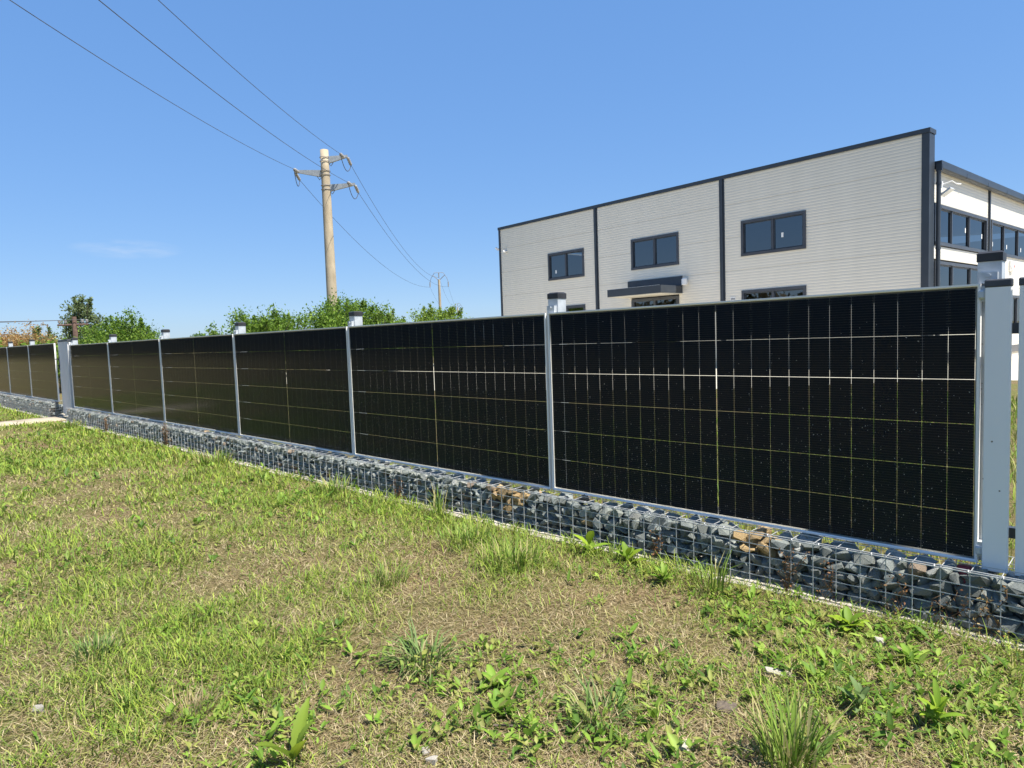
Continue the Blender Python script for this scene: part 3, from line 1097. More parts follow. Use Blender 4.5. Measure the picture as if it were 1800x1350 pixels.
for i in range(4):
    b.box(-5.78 + i * 0.038, -5.755 + i * 0.038, -0.0225, -0.0203, 2.24, 2.29 + 0.01 * (i % 2))
b.build('plaque_mark', M['anthracite'], bld)

# right side wall
DEP = 21.0
holesS = [(0.42, 5.06, 3.34, 4.43), (5.50, 10.20, 3.36, 4.43), (0.45, 5.06, 1.0, 2.92), (5.50, 10.20, 1.0, 2.10),
          (11.0, 15.6, 3.36, 4.43), (16.3, 20.6, 3.36, 4.43)]
rowsS = [0.39, 1.30, 2.35, 3.40, 4.45, 5.32]
bays = [(0.365, 5.19), (5.37, 10.54), (10.72, 15.85), (16.03, DEP)]
for i in range(5):
    for (v0, v1) in bays:
        ribbed('wall_panel', v0, v1, rowsS[i], rowsS[i + 1], holesS, side=True)
window(*holesS[0], [1.85, 3.40], side=True, stickers=((0.66, 3.84), (3.15, 3.92), (4.72, 3.86)))
window(*holesS[1], [6.98, 8.70], side=True, stickers=((5.85, 3.70), (7.45, 3.70), (9.2, 3.70)))
window(*holesS[2], [1.95, 3.55], side=True)
window(*holesS[3], [7.1, 8.7], side=True)
window(*holesS[4], [12.5, 14.1], side=True)
window(*holesS[5], [17.7, 19.2], side=True)
for v in (5.28, 10.63, 15.94):
    b = MB(); b.box(-0.02, 0.020, v - 0.085, v + 0.085, 0.39, 5.31); b.box(0.0205, 0.05, v - 0.04, v + 0.04, 0.39, 5.31)
    b.build('trim', M['anthracite'], bld)
MB().box(-0.25, 0.030, 0.365, DEP, 0.17, 0.387).build('base_flashing', M['frame_grey'], bld)
MB().box(-0.25, -0.01, 0.365, DEP, 0.0, 0.168).build('plinth', M['plinth'], bld)
# gutter, fascia, downpipe
b = MB()
vs_, fs_ = [], []
prof = [(0.02, 5.32), (0.05, 5.28), (0.19, 5.28), (0.205, 5.31), (0.205, 5.40), (0.19, 5.40), (0.19, 5.335), (0.04, 5.335)]
for v in (0.42, DEP):
    vs_ += [(x, v, z) for (x, z) in prof]
m_ = len(prof)
b.add(vs_, [(i, (i + 1) % m_, m_ + (i + 1) % m_, m_ + i) for i in range(m_)] + [tuple(reversed(range(m_))), tuple(range(m_, 2 * m_))])
for v in np.arange(2.4, DEP, 2.0):
    b.box(0.10, 0.210, v, v + 0.03, 5.276, 5.404)
b.build('gutter', M['anthracite'], bld)
b = MB(); b.box(-0.20, 0.17, 0.45, DEP, 5.41, 5.52); b.build('roof_edge', M['anthracite'], bld)
b = MB()
b.box(0.05, 0.20, 0.365, 0.4195, 5.24, 5.43)
b.tube([(0.115, 0.40, 5.26), (0.115, 0.40, 0.15)], 0.055, 12)
for z in (4.9, 3.2, 1.5): b.lathe([(0.066, z), (0.066, z + 0.05)], (0.115, 0.40, 0), 'z', 12)
b.build('downpipe', M['anthracite'], bld)
# floodlight and aerial camera near the corner
b = MB()
b.box(0.01, 0.10, 0.70, 0.78, 4.84, 5.02)
b.tube([(0.06, 0.74, 4.92), (0.30, 0.84, 5.0), (0.36, 0.98, 4.93), (0.42, 1.12, 4.93)], 0.018, 6)
b.build('camera_bracket', M['white'], bld)
b = MB()
b.add([(0.10, 0.50, 4.64), (0.34, 0.50, 4.80), (0.34, 0.80, 4.80), (0.10, 0.80, 4.64), (0.13, 0.50, 4.60), (0.37, 0.50, 4.76), (0.37, 0.80, 4.76), (0.13, 0.80, 4.60)],
      [(0, 1, 2, 3), (7, 6, 5, 4), (0, 4, 5, 1), (1, 5, 6, 2), (2, 6, 7, 3), (3, 7, 4, 0)])
b.tube([(0.012, 0.65, 4.72), (0.2, 0.65, 4.69)], 0.02, 6)
b.build('floodlight', M['galv'], bld)
# alarm box
b = MB(); b.lathe([(0.15, 0.012), (0.17, 0.03), (0.15, 0.09), (0.08, 0.105)], (0, 7.78, 3.06), 'x', 16); b.box(0.011, 0.06, 7.60, 7.96, 2.90, 3.24)
b.build('alarm_box', M['white'], bld)
MB().lathe([(0.05, 0.1055), (0.05, 0.109)], (0, 7.80, 3.06), 'x', 10).build('alarm_mark', M['redmark'], bld)
# roof, hidden walls, floors
b = MB()
b.add([(-0.2, 0.40, 5.47), (-0.2, DEP, 5.47), (-8.8, DEP, 6.05), (-8.8, 0.40, 6.05), (FW + 0.2, DEP, 5.47), (FW + 0.2, 0.40, 5.47),
       (-0.2, 0.40, 5.40), (-0.2, DEP, 5.40), (-8.8, DEP, 5.98), (-8.8, 0.40, 5.98), (FW + 0.2, DEP, 5.40), (FW + 0.2, 0.40, 5.40)],
      [(0, 1, 2, 3), (3, 2, 4, 5), (9, 8, 7, 6), (11, 10, 8, 9), (1, 7, 8, 2), (2, 8, 10, 4), (0, 3, 9, 6), (3, 5, 11, 9)])
b.build('roof', M['roof'], bld)
MB().box(FW, FW + 0.12, 0.37, DEP, 0.0, 5.36).build('wall', M['cladding'], bld)
MB().box(FW + 0.13, -0.02, DEP - 0.12, DEP - 0.001, 0.0, 5.36).build('wall', M['cladding'], bld)
MB().box(FW + 0.13, -0.30, 0.31, DEP - 0.13, 0.10, 0.16).build('floor_slab', M['interior'], bld)
MB().box(FW + 0.13, -0.14, 0.31, 7.0, 2.95, 3.15).build('floor_slab', M['interior'], bld)
MB().box(FW + 0.13, -5.5, 6.0, 6.1, 0.17, 5.35).build('partition', M['interior'], bld)
MB().box(-5.45, -5.35, 0.31, 10.0, 0.17, 2.94).build('partition', M['interior'], bld)

# pale gravel yard round the building
yb = MB()
rr_ = random.Random(3)
yv = []
ring = [(-24, -11.5), (-16, -11.6), (-8, -11.0), (-2, -8.0), (1.5, -3.6), (5, -2.2), (9, 2), (9.5, 24), (-24, 24)]  # left part widened out of view to bounce more light onto the facade
yb.add([(x, y, 0.006) for (x, y) in ring], [tuple(range(len(ring)))])
yo = yb.build('yard', M['yard'])
yo.location = BO; yo.rotation_euler = (0, 0, BROT)
tag(yo, kind='structure')

# ------------------------------------------------------------------ power line
LD = Vector((-0.702, 0.712, 0)); LD.normalize()          # direction of the line
LR = Vector((LD.y, -LD.x, 0))                             # to its right
P1 = Vector((-26.10, 12.98, 0.0))
def sag(a, b_, s, n=40):
    a, b_ = Vector(a), Vector(b_)
    return [a.lerp(b_, i / n) - Vector((0, 0, 4 * s * (i / n) * (1 - i / n))) for i in range(n + 1)]

pole = empty('concrete_power_pole', P1)
pole.rotation_euler = (0, 0, 0)
tag(pole, 'tall tapered concrete power pole with three grey crossarms above the bushes', 'power pole')
top = Vector((-0.44, 0.26, 9.90))
b = MB()
pts = [Vector((0, 0, -0.2)).lerp(top, i / 12) for i in range(13)]
b.tube(pts, [0.255 - 0.075 * i / 12 for i in range(13)], 20)
sh = b.build('shaft', M['polec'], pole, smooth=False)
sh.data.polygons.foreach_set('use_smooth', [len(p.vertices) == 4 for p in sh.data.polygons])
def axis_at(z):
    return Vector((0, 0, -0.2)).lerp(top, (z + 0.2) / (top.z + 0.2))
def arm(z, side, length):
    c = axis_at(z)
    s = LR * side
    root = c + s * 0.17
    tip = c + s * (0.17 + length)
    f = LD
    b = MB()
    vs_ = []
    for (p, h, t, up) in ((root, 0.30, 0.07, 0.06), (tip, 0.10, 0.05, 0.10)):
        for (df, dz) in ((-t, up - h), (t, up - h), (t, up), (-t, up)):
            q = p + f * df + Vector((0, 0, dz))
            vs_.append(tuple(q))
    b.add(vs_, [(0, 1, 5, 4), (1, 2, 6, 5), (2, 3, 7, 6), (3, 0, 4, 7), (3, 2, 1, 0), (4, 5, 6, 7)])
    a = b.build('crossarm', M['armgrey'], pole)
    # bands round the shaft
    bb = MB()
    for dz in (-0.16, 0.02):
        ring = []
        for i in range(15):
            t = 2 * math.pi * i / 14
            ring.append(axis_at(z + dz) + Vector((0.215 * math.cos(t), 0.215 * math.sin(t), 0)))
        bb.tube(ring, 0.014, 5, cap=False)
    bb.tube([root + Vector((0, 0, -0.24)), root + s * 0.10 + Vector((0, 0, -0.36)), root + s * 0.22 + Vector((0, 0, -0.18))], 0.016, 5)
    bb.build('band', M['ironband'], pole)
    ends = []
    for sgn in (-1, 1):
        ib = MB()
        a0 = tip + LD * sgn * 0.06 - (s * 0.16 if sgn < 0 else Vector())
        drop = -0.30 if sgn > 0 else -0.04
        a1 = a0 + LD * sgn * 0.62 + Vector((0, 0, drop * 0.6))
        pts_, rs_ = [], []
        for i in range(13):
            pts_.append(a0.lerp(a1, i / 12)); rs_.append(0.075 if i % 3 == 1 else 0.035 if i in (0, 12) else 0.048)
        ib.tube(pts_, rs_, 10)
        ib.build('insulator', M['insul'], pole)
        ends.append(a1)
    jb = MB()
    mid = (ends[0] + ends[1]) / 2 + Vector((0, 0, -0.95))
    jp = []
    for i in range(13):
        t = i / 12
        jp.append(ends[0] * (1 - t) ** 2 + mid * 2 * t * (1 - t) + ends[1] * t * t)
    jb.tube(jp, 0.016, 5)
    jb.build('jumper', M['cable'], pole)
    return [P1 + e for e in ends]
E_U = arm(9.55, 1, 0.85)
E_L = arm(8.95, -1, 1.18)
E_D = arm(8.30, 1, 1.12)

P2 = Vector((-53.35, 42.25, 0.0))
pole2 = empty('slim_power_pole', P2)
tag(pole2, 'slim distant concrete power pole with hexagonal crossarm right of the big bush', 'power pole')
b = MB(); b.tube([(0, 0, -0.1), (0, 0, 7.55)], [0.17, 0.12], 12); b.build('shaft', M['polec'], pole2)
b = MB()
cR = Vector((0.72, 0.69, 0))
def p2(s, z): return cR * s + Vector((0, 0, z))
hexa = [p2(-0.95, 7.30), p2(-0.80, 7.75), p2(-0.45, 8.25), p2(0.45, 8.25), p2(0.80, 7.75), p2(0.95, 7.30)]
for i in range(5): b.tube([hexa[i], hexa[i + 1]], 0.024, 5)
b.tube([p2(-0.62, 8.0), p2(0, 7.45)], 0.035, 5); b.tube([p2(0.62, 8.0), p2(0, 7.45)], 0.035, 5)
b.build('crossarm', M['ironband'], pole2)
for (s, z) in ((-0.95, 7.30), (0, 8.25), (0.95, 7.30)):
    MB().tube([p2(s, z), p2(s, z - 0.5)], 0.055, 6).build('insulator', M['insul'], pole2)
F_L, F_U, F_D = P2 + p2(-0.95, 6.8), P2 + p2(0, 7.75), P2 + p2(0.95, 6.8)

P3 = Vector((-97.2, 83.7, 0))
pole3 = empty('slim_power_pole', P3)
tag(pole3, 'tiny far power pole half hidden by the bush above the panels', 'power pole')
for ch in list(pole2.children):
    c = ch.copy(); COL.objects.link(c); c.parent = pole3

def cable(pts, r, label, grp='power line cables'):
    o = MB().tube(pts, r, 5).build('power_cable', M['cable'])
    tag(o, label, 'cable', grp)
    return o
for (E, Fp, nm, back) in ((E_L, F_L, 'left crossarm', 1.3), (E_U, F_U, 'upper right crossarm', 1.3), (E_D, F_D, 'lower right crossarm', 1.3)):
    a, c = E
    prevp = a - LD * 44 + Vector((0, 0, 0.2))
    cable(sag(a, prevp, back), 0.0085, 'power cable from the %s of the tall pole up to the top left' % nm)
    cable(sag(c, Fp, 1.25), 0.010, 'power cable from the %s of the tall pole to the slim far pole' % nm)
for (s, z, nm) in ((-0.95, 6.8, 'left'), (0, 7.75, 'middle'), (0.95, 6.8, 'right')):
    cable(sag(P2 + p2(s, z), P3 + p2(s, z), 1.4), 0.008, '%s cable between the slim far pole and the tiny far pole' % nm)

# wooden pole far left
LP = Vector((-43.8, 7.15, 0))
wp = empty('wooden_pole', LP)
tag(wp, 'brown wooden utility pole with crossarm in front of the left tree', 'utility pole')
MB().tube([(0, 0, -0.1), (0, 0, 3.3)], [0.15, 0.115], 10).build('shaft', M['woodpole'], wp)
axis = Vector((0.70, 0.71, 0))
MB().tube([axis * -0.95 + Vector((0, 0, 2.85)), axis * 0.75 + Vector((0, 0, 2.85))], 0.055, 6).build('crossarm', M['woodpole'], wp)
for s in (-0.85, -0.5, 0.45, 0.7):
    q = axis * s
    MB().lathe([(0.03, 2.85), (0.03, 2.96), (0.07, 2.98), (0.07, 3.10), (0.03, 3.14)], (q.x, q.y, 0), 'z', 8).build('insulator', M['insul'], wp)
for i, (s, nm) in enumerate(((-0.85, 'upper'), (0.45, 'lower'))):
    a = LP + axis * s + Vector((0, 0, 3.12))
    cable(sag(a, a + Vector((-12, -34, 1.6 - i * 0.5)), 0.5, 30), 0.016, '%s thin cable running left from the wooden pole' % nm, 'thin cables at the left edge')

# ------------------------------------------------------------------ trees and bushes
def leaf_cloud(centers, radii, n_each, size, cols, seed, flat=0.0):
    """leaf-shaped folded quads scattered around clump centres; one colour for each leaf"""
    rg = np.random.default_rng(seed)
    c = np.repeat(centers, n_each, 0)
    rr = np.repeat(radii, n_each, 0)
    N = len(c)
    p = c + rg.normal(0, 0.48, (N, 3)) * rr
    d = rg.normal(0, 1, (N, 3)); d[:, 2] += 0.2
    d /= np.linalg.norm(d, axis=1, keepdims=True)
    up = rg.normal(0, 1, (N, 3)); up[:, 2] += 0.9
    w = np.cross(d, up); w /= np.linalg.norm(w, axis=1, keepdims=True)
    nrm = np.cross(w, d)
    L = size * rg.uniform(0.6, 1.35, (N, 1)); Wd = L * rg.uniform(0.22, 0.34, (N, 1))
    fold = Wd * 0.35
    v0 = p
    v1 = p + d * L * 0.45 + w * Wd + nrm * fold
    v2 = p + d * L
    v3 = p + d * L * 0.45 - w * Wd + nrm * fold
    V = np.stack([v0, v1, v2, v3], 1).reshape(-1, 3)
    i = np.arange(N) * 4
    T = np.concatenate([np.stack([i, i + 1, i + 2], 1), np.stack([i, i + 2, i + 3], 1)])
    cl = np.array(cols)[rg.integers(0, len(cols), N)] * rg.uniform(0.75, 1.25, (N, 1))
    C_ = np.repeat(cl, 4, 0)
    return V, T, C_

GREEN = [(0.10, 0.19, 0.022), (0.15, 0.25, 0.03), (0.20, 0.30, 0.04), (0.075, 0.15, 0.022)]
YGREEN = [(0.17, 0.26, 0.035), (0.22, 0.30, 0.045), (0.13, 0.21, 0.03)]
GREYG = [(0.15, 0.20, 0.08), (0.19, 0.24, 0.105), (0.11, 0.155, 0.065)]
RUST = [(0.38, 0.22, 0.08), (0.46, 0.32, 0.13), (0.30, 0.16, 0.06), (0.42, 0.33, 0.14)]

def tree(name, cat, label, loc, rx, ry, h, crown0, nclump, nleaf, size, cols, seed, shoots=10, group=None, nstem=4):
    rr = random.Random(seed)
    root = empty(name, loc)
    tag(root, label, cat, group)
    rg = np.random.default_rng(seed)
    cc, rad = [], []
    lump = [(rr.uniform(0, 6.28), rr.uniform(0.72, 1.1)) for _ in range(7)]
    while len(cc) < nclump:
        v = rg.normal(0, 1, 3); v /= np.linalg.norm(v)
        r = rg.uniform(0.15, 1.0) ** 0.45
        az = math.atan2(v[1], v[0])
        k = 0.86 + 0.16 * math.sin(2.3 * az + seed) + 0.14 * math.sin(5.1 * az + 2 * seed) + 0.10 * math.sin(7 * v[2] + seed)
        p = v * r * k
        cz = (h + crown0) / 2 + p[2] * (h - crown0) / 2
        cc.append((p[0] * rx, p[1] * ry, cz))
        s = rg.uniform(0.18, 0.34) * min(rx, ry, (h - crown0) / 2)
        rad.append((s, s, s * rg.uniform(0.7, 1.2)))
    cc, rad = np.array(cc), np.array(rad)
    V, T, Cc = leaf_cloud(cc, rad, nleaf, size, cols, seed + 1)
    Vs, Ts, Cs = [V], [T], [Cc]
    off = len(V)
    tb = MB()
    # upright leafy shoots that break the outline
    for i in range(shoots):
        az = rr.uniform(0, 6.28); q = math.sqrt(rr.random()) * 0.85
        bx, by = math.cos(az) * q * rx, math.sin(az) * q * ry
        bz = (h + crown0) / 2 + math.sqrt(max(0, 1 - q * q)) * (h - crown0) / 2 * 0.72
        ln = rr.uniform(0.06, 0.17) * h
        tip = np.array([bx + rr.uniform(-.25, .25) * ln + bx * 0.05, by + rr.uniform(-.25, .25) * ln, bz + ln])
        cs = np.array([np.array([bx, by, bz]) * (1 - t) + tip * t for t in np.linspace(0, 1, 9)])
        rs = np.array([[0.11 * (1 - 0.75 * t) * min(1.2, rx * 0.5)] * 3 for t in np.linspace(0, 1, 9)])
        V, T, Cc = leaf_cloud(cs, rs, 10, size * 0.95, cols, seed * 31 + i)
        Vs.append(V); Ts.append(T + off); Cs.append(Cc); off += len(V)
        tb.tube([(bx * 0.5, by * 0.5, bz - 0.25 * h), (bx, by, bz), tuple(tip)], [0.014, 0.010, 0.003], 4)
    me = fast_mesh('crown', np.concatenate(Vs), np.zeros((0, 4), int), np.concatenate(Ts), np.concatenate(Cs), M['leaf'])
    link('crown', me, root)
    for i in range(nstem):
        az = rr.uniform(0, 6.28)
        q = rr.uniform(0.3, 0.75)
        top_ = (math.cos(az) * q * rx, math.sin(az) * q * ry, crown0 + (h - crown0) * rr.uniform(0.6, 0.95))
        tb.tube([(math.cos(az) * 0.08, math.sin(az) * 0.08, -0.05), (top_[0] * 0.25, top_[1] * 0.25, top_[2] * 0.4), (top_[0] * 0.7, top_[1] * 0.7, top_[2] * 0.75), top_],
                [0.07 * h / 4, 0.055 * h / 4, 0.035 * h / 4, 0.012], 6)
        for j in range(5):
            t = rr.uniform(0.35, 0.9)
            s0 = Vector((top_[0] * t, top_[1] * t, top_[2] * t))
            e0 = s0 + Vector((rr.uniform(-1, 1) * rx * 0.5, rr.uniform(-1, 1) * ry * 0.5, rr.uniform(0.05, 0.35) * h * 0.5))
            tb.tube([s0, e0], [0.018, 0.005], 4)
    tb.build('trunk', M['bark'], root)
    return root

tree('shrub', 'shrub', 'broad green shrub left of the tall concrete pole', (-24.9, 9.3, 0), 1.85, 1.7, 2.65, 0.25, 250, 80, 0.10, GREEN + YGREEN[:1], 5, shoots=12)
tree('shrub', 'shrub', 'large dark green shrub around the foot of the tall concrete pole', (-24.3, 12.35, 0), 2.0, 1.9, 3.15, 0.2, 310, 80, 0.10, GREEN, 9, shoots=14)
tree('shrub', 'shrub', 'loose green shrub right of the tall concrete pole', (-23.2, 13.6, 0), 1.3, 1.2, 2.6, 0.3, 110, 55, 0.11, GREEN[:3] + GREYG[:1], 15, shoots=10)
tree('shrub', 'shrub', 'small yellow-green shrub below the slim far pole', (-24.7, 17.9, 0), 1.55, 1.5, 3.0, 0.3, 170, 65, 0.11, YGREEN, 19, shoots=16)
tree('shrub', 'shrub', 'dense dark green shrub beside the grey-green tree at left', (-34.8, 6.95, 0), 1.5, 1.5, 2.95, 0.2, 220, 80, 0.105, GREEN, 25, shoots=9)
tree('tree', 'tree', 'grey-green loose tree behind the small gate at left', (-47.6, 8.45, 0), 1.25, 1.25, 4.75, 1.2, 110, 45, 0.16, GREYG, 33, shoots=6)
tree('shrub', 'shrub', 'round olive bush in the rusty weeds at left', (-31.6, 3.15, 0), 0.75, 0.75, 2.25, 0.3, 60, 55, 0.11, GREYG + YGREEN[:1], 41, shoots=4)
tree('tree', 'tree', 'tiny far round tree over the fence between third and fourth seams', (-96, 36.2, 0), 2.4, 2.4, 4.2, 0.6, 60, 45, 0.35, GREEN, 51, shoots=0)
tree('tree', 'tree', 'tiny far low tree left of the far round tree', (-112, 38.4, 0), 3.0, 2.0, 3.1, 0.5, 50, 40, 0.35, GREYG, 53, shoots=0)
for i, (x, y, rx, h, nm) in enumerate(((-20.3, 2.5, 1.3, 1.55, 'behind the small gate'), (-22.4, 3.4, 1.3, 1.72, 'right of the small gate post'),
                                      (-24.5, 2.0, 1.4, 1.70, 'left behind the small gate'), (-26.8, 2.2, 1.4, 1.72, 'above the second left panel'),
                                      (-27.6, 0.9, 1.3, 1.70, 'at the left picture edge'))):
    tree('bush', 'bush', 'low yellow-green leafy bush ' + nm, (x, y, 0), rx, rx * 0.9, h, 0.1, 85, 55, 0.10, YGREEN + GREEN[1:2], 60 + i, shoots=5, group='low bushes behind the left fence', nstem=3)

# rusty dry weeds at the left: thousands of thin stems and seed leaflets
def dry_weeds():
    rg = np.random.default_rng(88)
    n = 3600
    t = rg.uniform(0, 1, n)
    bx = -29.2 + rg.uniform(-4.0, 0.6, n) - 2.5 * (1 - t)
    by = -0.6 + 2.9 * t + rg.uniform(-1.0, 1.0, n)
    h = rg.uniform(1.75, 2.35, n) + (vnoise(bx * 0.9, by * 0.9, 9) - 0.5) * 0.9
    V, T, Cc = [], [], []
    lean = rg.normal(0, 0.18, (n, 2))
    for k in range(n):
        pass
    base = np.stack([bx, by, np.zeros(n)], 1)
    tip = np.stack([bx + lean[:, 0], by + lean[:, 1], h], 1)
    w = np.stack([rg.uniform(-1, 1, n), rg.uniform(-1, 1, n), np.zeros(n)], 1)
    w /= np.linalg.norm(w, axis=1, keepdims=True); w *= 0.008
    V = np.stack([base - w, base + w, tip], 1).reshape(-1, 3)
    i = np.arange(n) * 3
    T = np.stack([i, i + 1, i + 2], 1)
    col = np.array(RUST)[rg.integers(0, 4, n)]
    Cc = np.repeat(col, 3, 0)
    cen = base + (tip - base) * rg.uniform(0.6, 1.0, (n, 1))
    V2, T2, C2 = leaf_cloud(cen, np.full((n, 3), 0.15), 12, 0.075, RUST, 91)
    return fast_mesh('dry_weeds', np.concatenate([V, V2]), np.zeros((0, 4), int), np.concatenate([T, T2 + len(V)]), np.concatenate([Cc, C2]), M['leaf'])
tag(link('dry_weeds', dry_weeds()), 'tall rust coloured dry weeds behind the left fence', 'weeds', kind='stuff')

# a wood across the road behind the camera, mirrored in the panels
def wood():
    rg = np.random.default_rng(5)
    n = 2000
    cx = rg.uniform(-430, 60, n); cy = -46 + rg.uniform(-5, 5, n); cz = rg.uniform(0.2, 5.2, n) * (0.75 + 0.35 * vnoise(cx * 0.35, cy * 0, 4))
    cols = [(0.055, 0.06, 0.022), (0.08, 0.075, 0.03), (0.05, 0.045, 0.022), (0.10, 0.08, 0.04)]
    V, T, C_ = leaf_cloud(np.stack([cx, cy, cz], 1), np.full((n, 3), 1.7), 30, 1.1, cols, 6)
    V[:, 2] = np.maximum(V[:, 2], 0.02)
    return fast_mesh('wood', V, np.zeros((0, 4), int), T, C_, M['leaf'])
tag(link('wood', wood()), 'dark olive wood across the road, seen only as a reflection', 'wood', kind='stuff')

# ------------------------------------------------------------------ grass
def blades(base, az, length, width, bend, lie, col, seed):
    """curved three-point blades: bend = droop of the tip, lie = initial tilt from vertical (rad)"""
    n = len(base)
    d = np.stack([np.cos(az), np.sin(az), np.zeros(n)], 1)
    w = np.stack([-np.sin(az), np.cos(az), np.zeros(n)], 1)
    L = length[:, None]
    t1 = lie[:, None]; t2 = (lie + bend)[:, None]
    up = np.array([0, 0, 1.0])
    m = base + L * 0.55 * (d * np.sin(t1) + up * np.cos(t1))
    tip = m + L * 0.45 * (d * np.sin(t2) + up * np.cos(t2))
    W = width[:, None]
    V = np.stack([base - w * W * 0.45, base + w * W * 0.45, m + w * W * 0.5, m - w * W * 0.5, tip], 1).reshape(-1, 3)
    i = np.arange(n) * 5
    Q = np.stack([i, i + 1, i + 2, i + 3], 1)
    T = np.stack([i + 3, i + 2, i + 4], 1)
    return V, Q, T, np.repeat(col, 5, 0)

def join_mesh(name, parts, mat):
    off = 0
    Vs, Qs, Ts, Cs = [], [], [], []
    for (V, Q, T, C_) in parts:
        Vs.append(V); Qs.append(Q + off); Ts.append(T + off); Cs.append(C_); off += len(V)
    return fast_mesh(name, np.concatenate(Vs), np.concatenate(Qs), np.concatenate(Ts), np.concatenate(Cs), mat)

G_FRESH = np.array([(0.18, 0.27, 0.030), (0.24, 0.33, 0.040), (0.13, 0.21, 0.028), (0.31, 0.37, 0.06), (0.16, 0.25, 0.045)])
G_OLIVE = np.array([(0.22, 0.25, 0.06), (0.30, 0.31, 0.085), (0.17, 0.20, 0.05), (0.36, 0.34, 0.12)])
G_DRY = np.array([(0.40, 0.32, 0.17), (0.48, 0.40, 0.23), (0.33, 0.25, 0.13), (0.28, 0.20, 0.11), (0.55, 0.46, 0.28)])

def clampz(base):
    base[:, 2] = gz(base[:, 0], base[:, 1]) - 0.003
    return base

def lawn_points(rg, n, r0, r1, a0=-2.75, a1=-0.02, power=1.0):
    """points round the standing place in front of the fence, thinning with distance"""
    u = rg.uniform(0, 1, n)
    r = r0 * (r1 / r0) ** u if power == 0 else r0 + (r1 - r0) * u ** power
    a = rg.uniform(0.45, 3.40, n)
    x = 0.5 + r * np.cos(a); y = -3.25 + r * np.sin(a)
    ok = (y < -0.17) & (x < 2.2) & (x > -24)
    ok &= ~((x > -14.9) & (x < -14.08) & (y > -2.7))
    return x[ok], y[ok], r[ok]

def lawn(seed=3):
    rg = np.random.default_rng(seed)
    parts = []
    x, y, r = lawn_points(rg, 1120000, 0.9, 22, power=2.2)
    # greenness field: lush by the fence and in patches, dry elsewhere
    big = vnoise(x * 0.9 + 3, y * 0.9, 11); mid = vnoise(x * 2.6, y * 2.6, 12); sm = vnoise(x * 8, y * 8, 13)
    near_f = np.clip(1 - (-y - 0.2) / 1.1, 0, 1)
    far = np.clip((r - 3.5) / 5, 0, 1)
    lush = 0.66 * big + 0.46 * mid + 0.28 * sm + 0.36 * near_f + 0.22 * far - 0.27
    bare = (vnoise(x * 1.7 + 9, y * 1.7, 21) * 0.6 + vnoise(x * 5, y * 5, 22) * 0.4) + 0.05 * (r < 3.6)
    keep = rg.uniform(0, 1, len(x)) < np.clip(0.45 + (lush - 0.22) * 1.5, 0.42, 1.0)
    keep &= ~((bare > 0.66) & (rg.uniform(0, 1, len(x)) < 0.60))
    x, y, r, lush = x[keep], y[keep], r[keep], lush[keep]
    n = len(x)
    q = rg.uniform(0, 1, n)
    pg = np.clip((lush - 0.34) * 2.1, 0.06, 0.85)
    kind = np.where(q < pg * 0.75, 0, np.where(q < pg * 0.75 + 0.33, 1, 2))       # fresh, olive, dry
    col = np.where((kind == 0)[:, None], G_FRESH[rg.integers(0, 5, n)], np.where((kind == 1)[:, None], G_OLIVE[rg.integers(0, 4, n)], G_DRY[rg.integers(0, 5, n)]))
    col = col * rg.uniform(0.7, 1.25, (n, 1))
    lod = np.clip(r / 3.6, 0.9, 3.2)
    ln = np.where(kind == 0, rg.uniform(0.035, 0.105, n), np.where(kind == 1, rg.uniform(0.03, 0.085, n), rg.uniform(0.02, 0.065, n)))
    ln *= 0.54 + 0.80 * vnoise(x * 4.2 + 7, y * 4.2, 33) * np.clip(lush + 0.45, 0.6, 1.3)
    wd = np.where(kind == 2, rg.uniform(0.0012, 0.0028, n), rg.uniform(0.0022, 0.0052, n)) * lod
    lie = np.where(kind == 2, rg.uniform(0.9, 1.5, n), np.where(kind == 1, rg.uniform(0.6, 1.4, n), rg.uniform(0.25, 1.25, n)))
    bend = np.where(kind == 2, rg.uniform(-0.25, 0.2, n), rg.uniform(0.1, 0.9, n))
    base = clampz(np.stack([x, y, np.zeros(n)], 1))
    base[:, 2] += np.where(kind == 2, rg.uniform(0.0, 0.018, n), 0)
    parts.append(blades(base, rg.uniform(0, 6.283, n), ln, wd, bend, lie, col, 1))
    # matted thatch: thin dead straw lying flat under everything
    x, y, r = lawn_points(rg, 330000, 0.9, 9, power=1.6)
    m = len(x)
    col = G_DRY[rg.integers(0, 5, m)] * rg.uniform(0.45, 1.2, (m, 1))
    base = clampz(np.stack([x, y, np.zeros(m)], 1)); base[:, 2] += rg.uniform(0.003, 0.012, m)
    parts.append(blades(base, rg.uniform(0, 6.283, m), rg.uniform(0.015, 0.06, m), rg.uniform(0.0012, 0.0026, m) * np.clip(r / 3.6, 0.9, 2), rg.uniform(-0.2, 0.25, m), rg.uniform(1.25, 1.6, m), col, 2))
    return join_mesh('grass', parts, M['blade']), n
gm, ng = lawn()
tag(link('grass', gm), 'short mown grass, half green and half dry, in front of the fence', 'grass', kind='stuff')

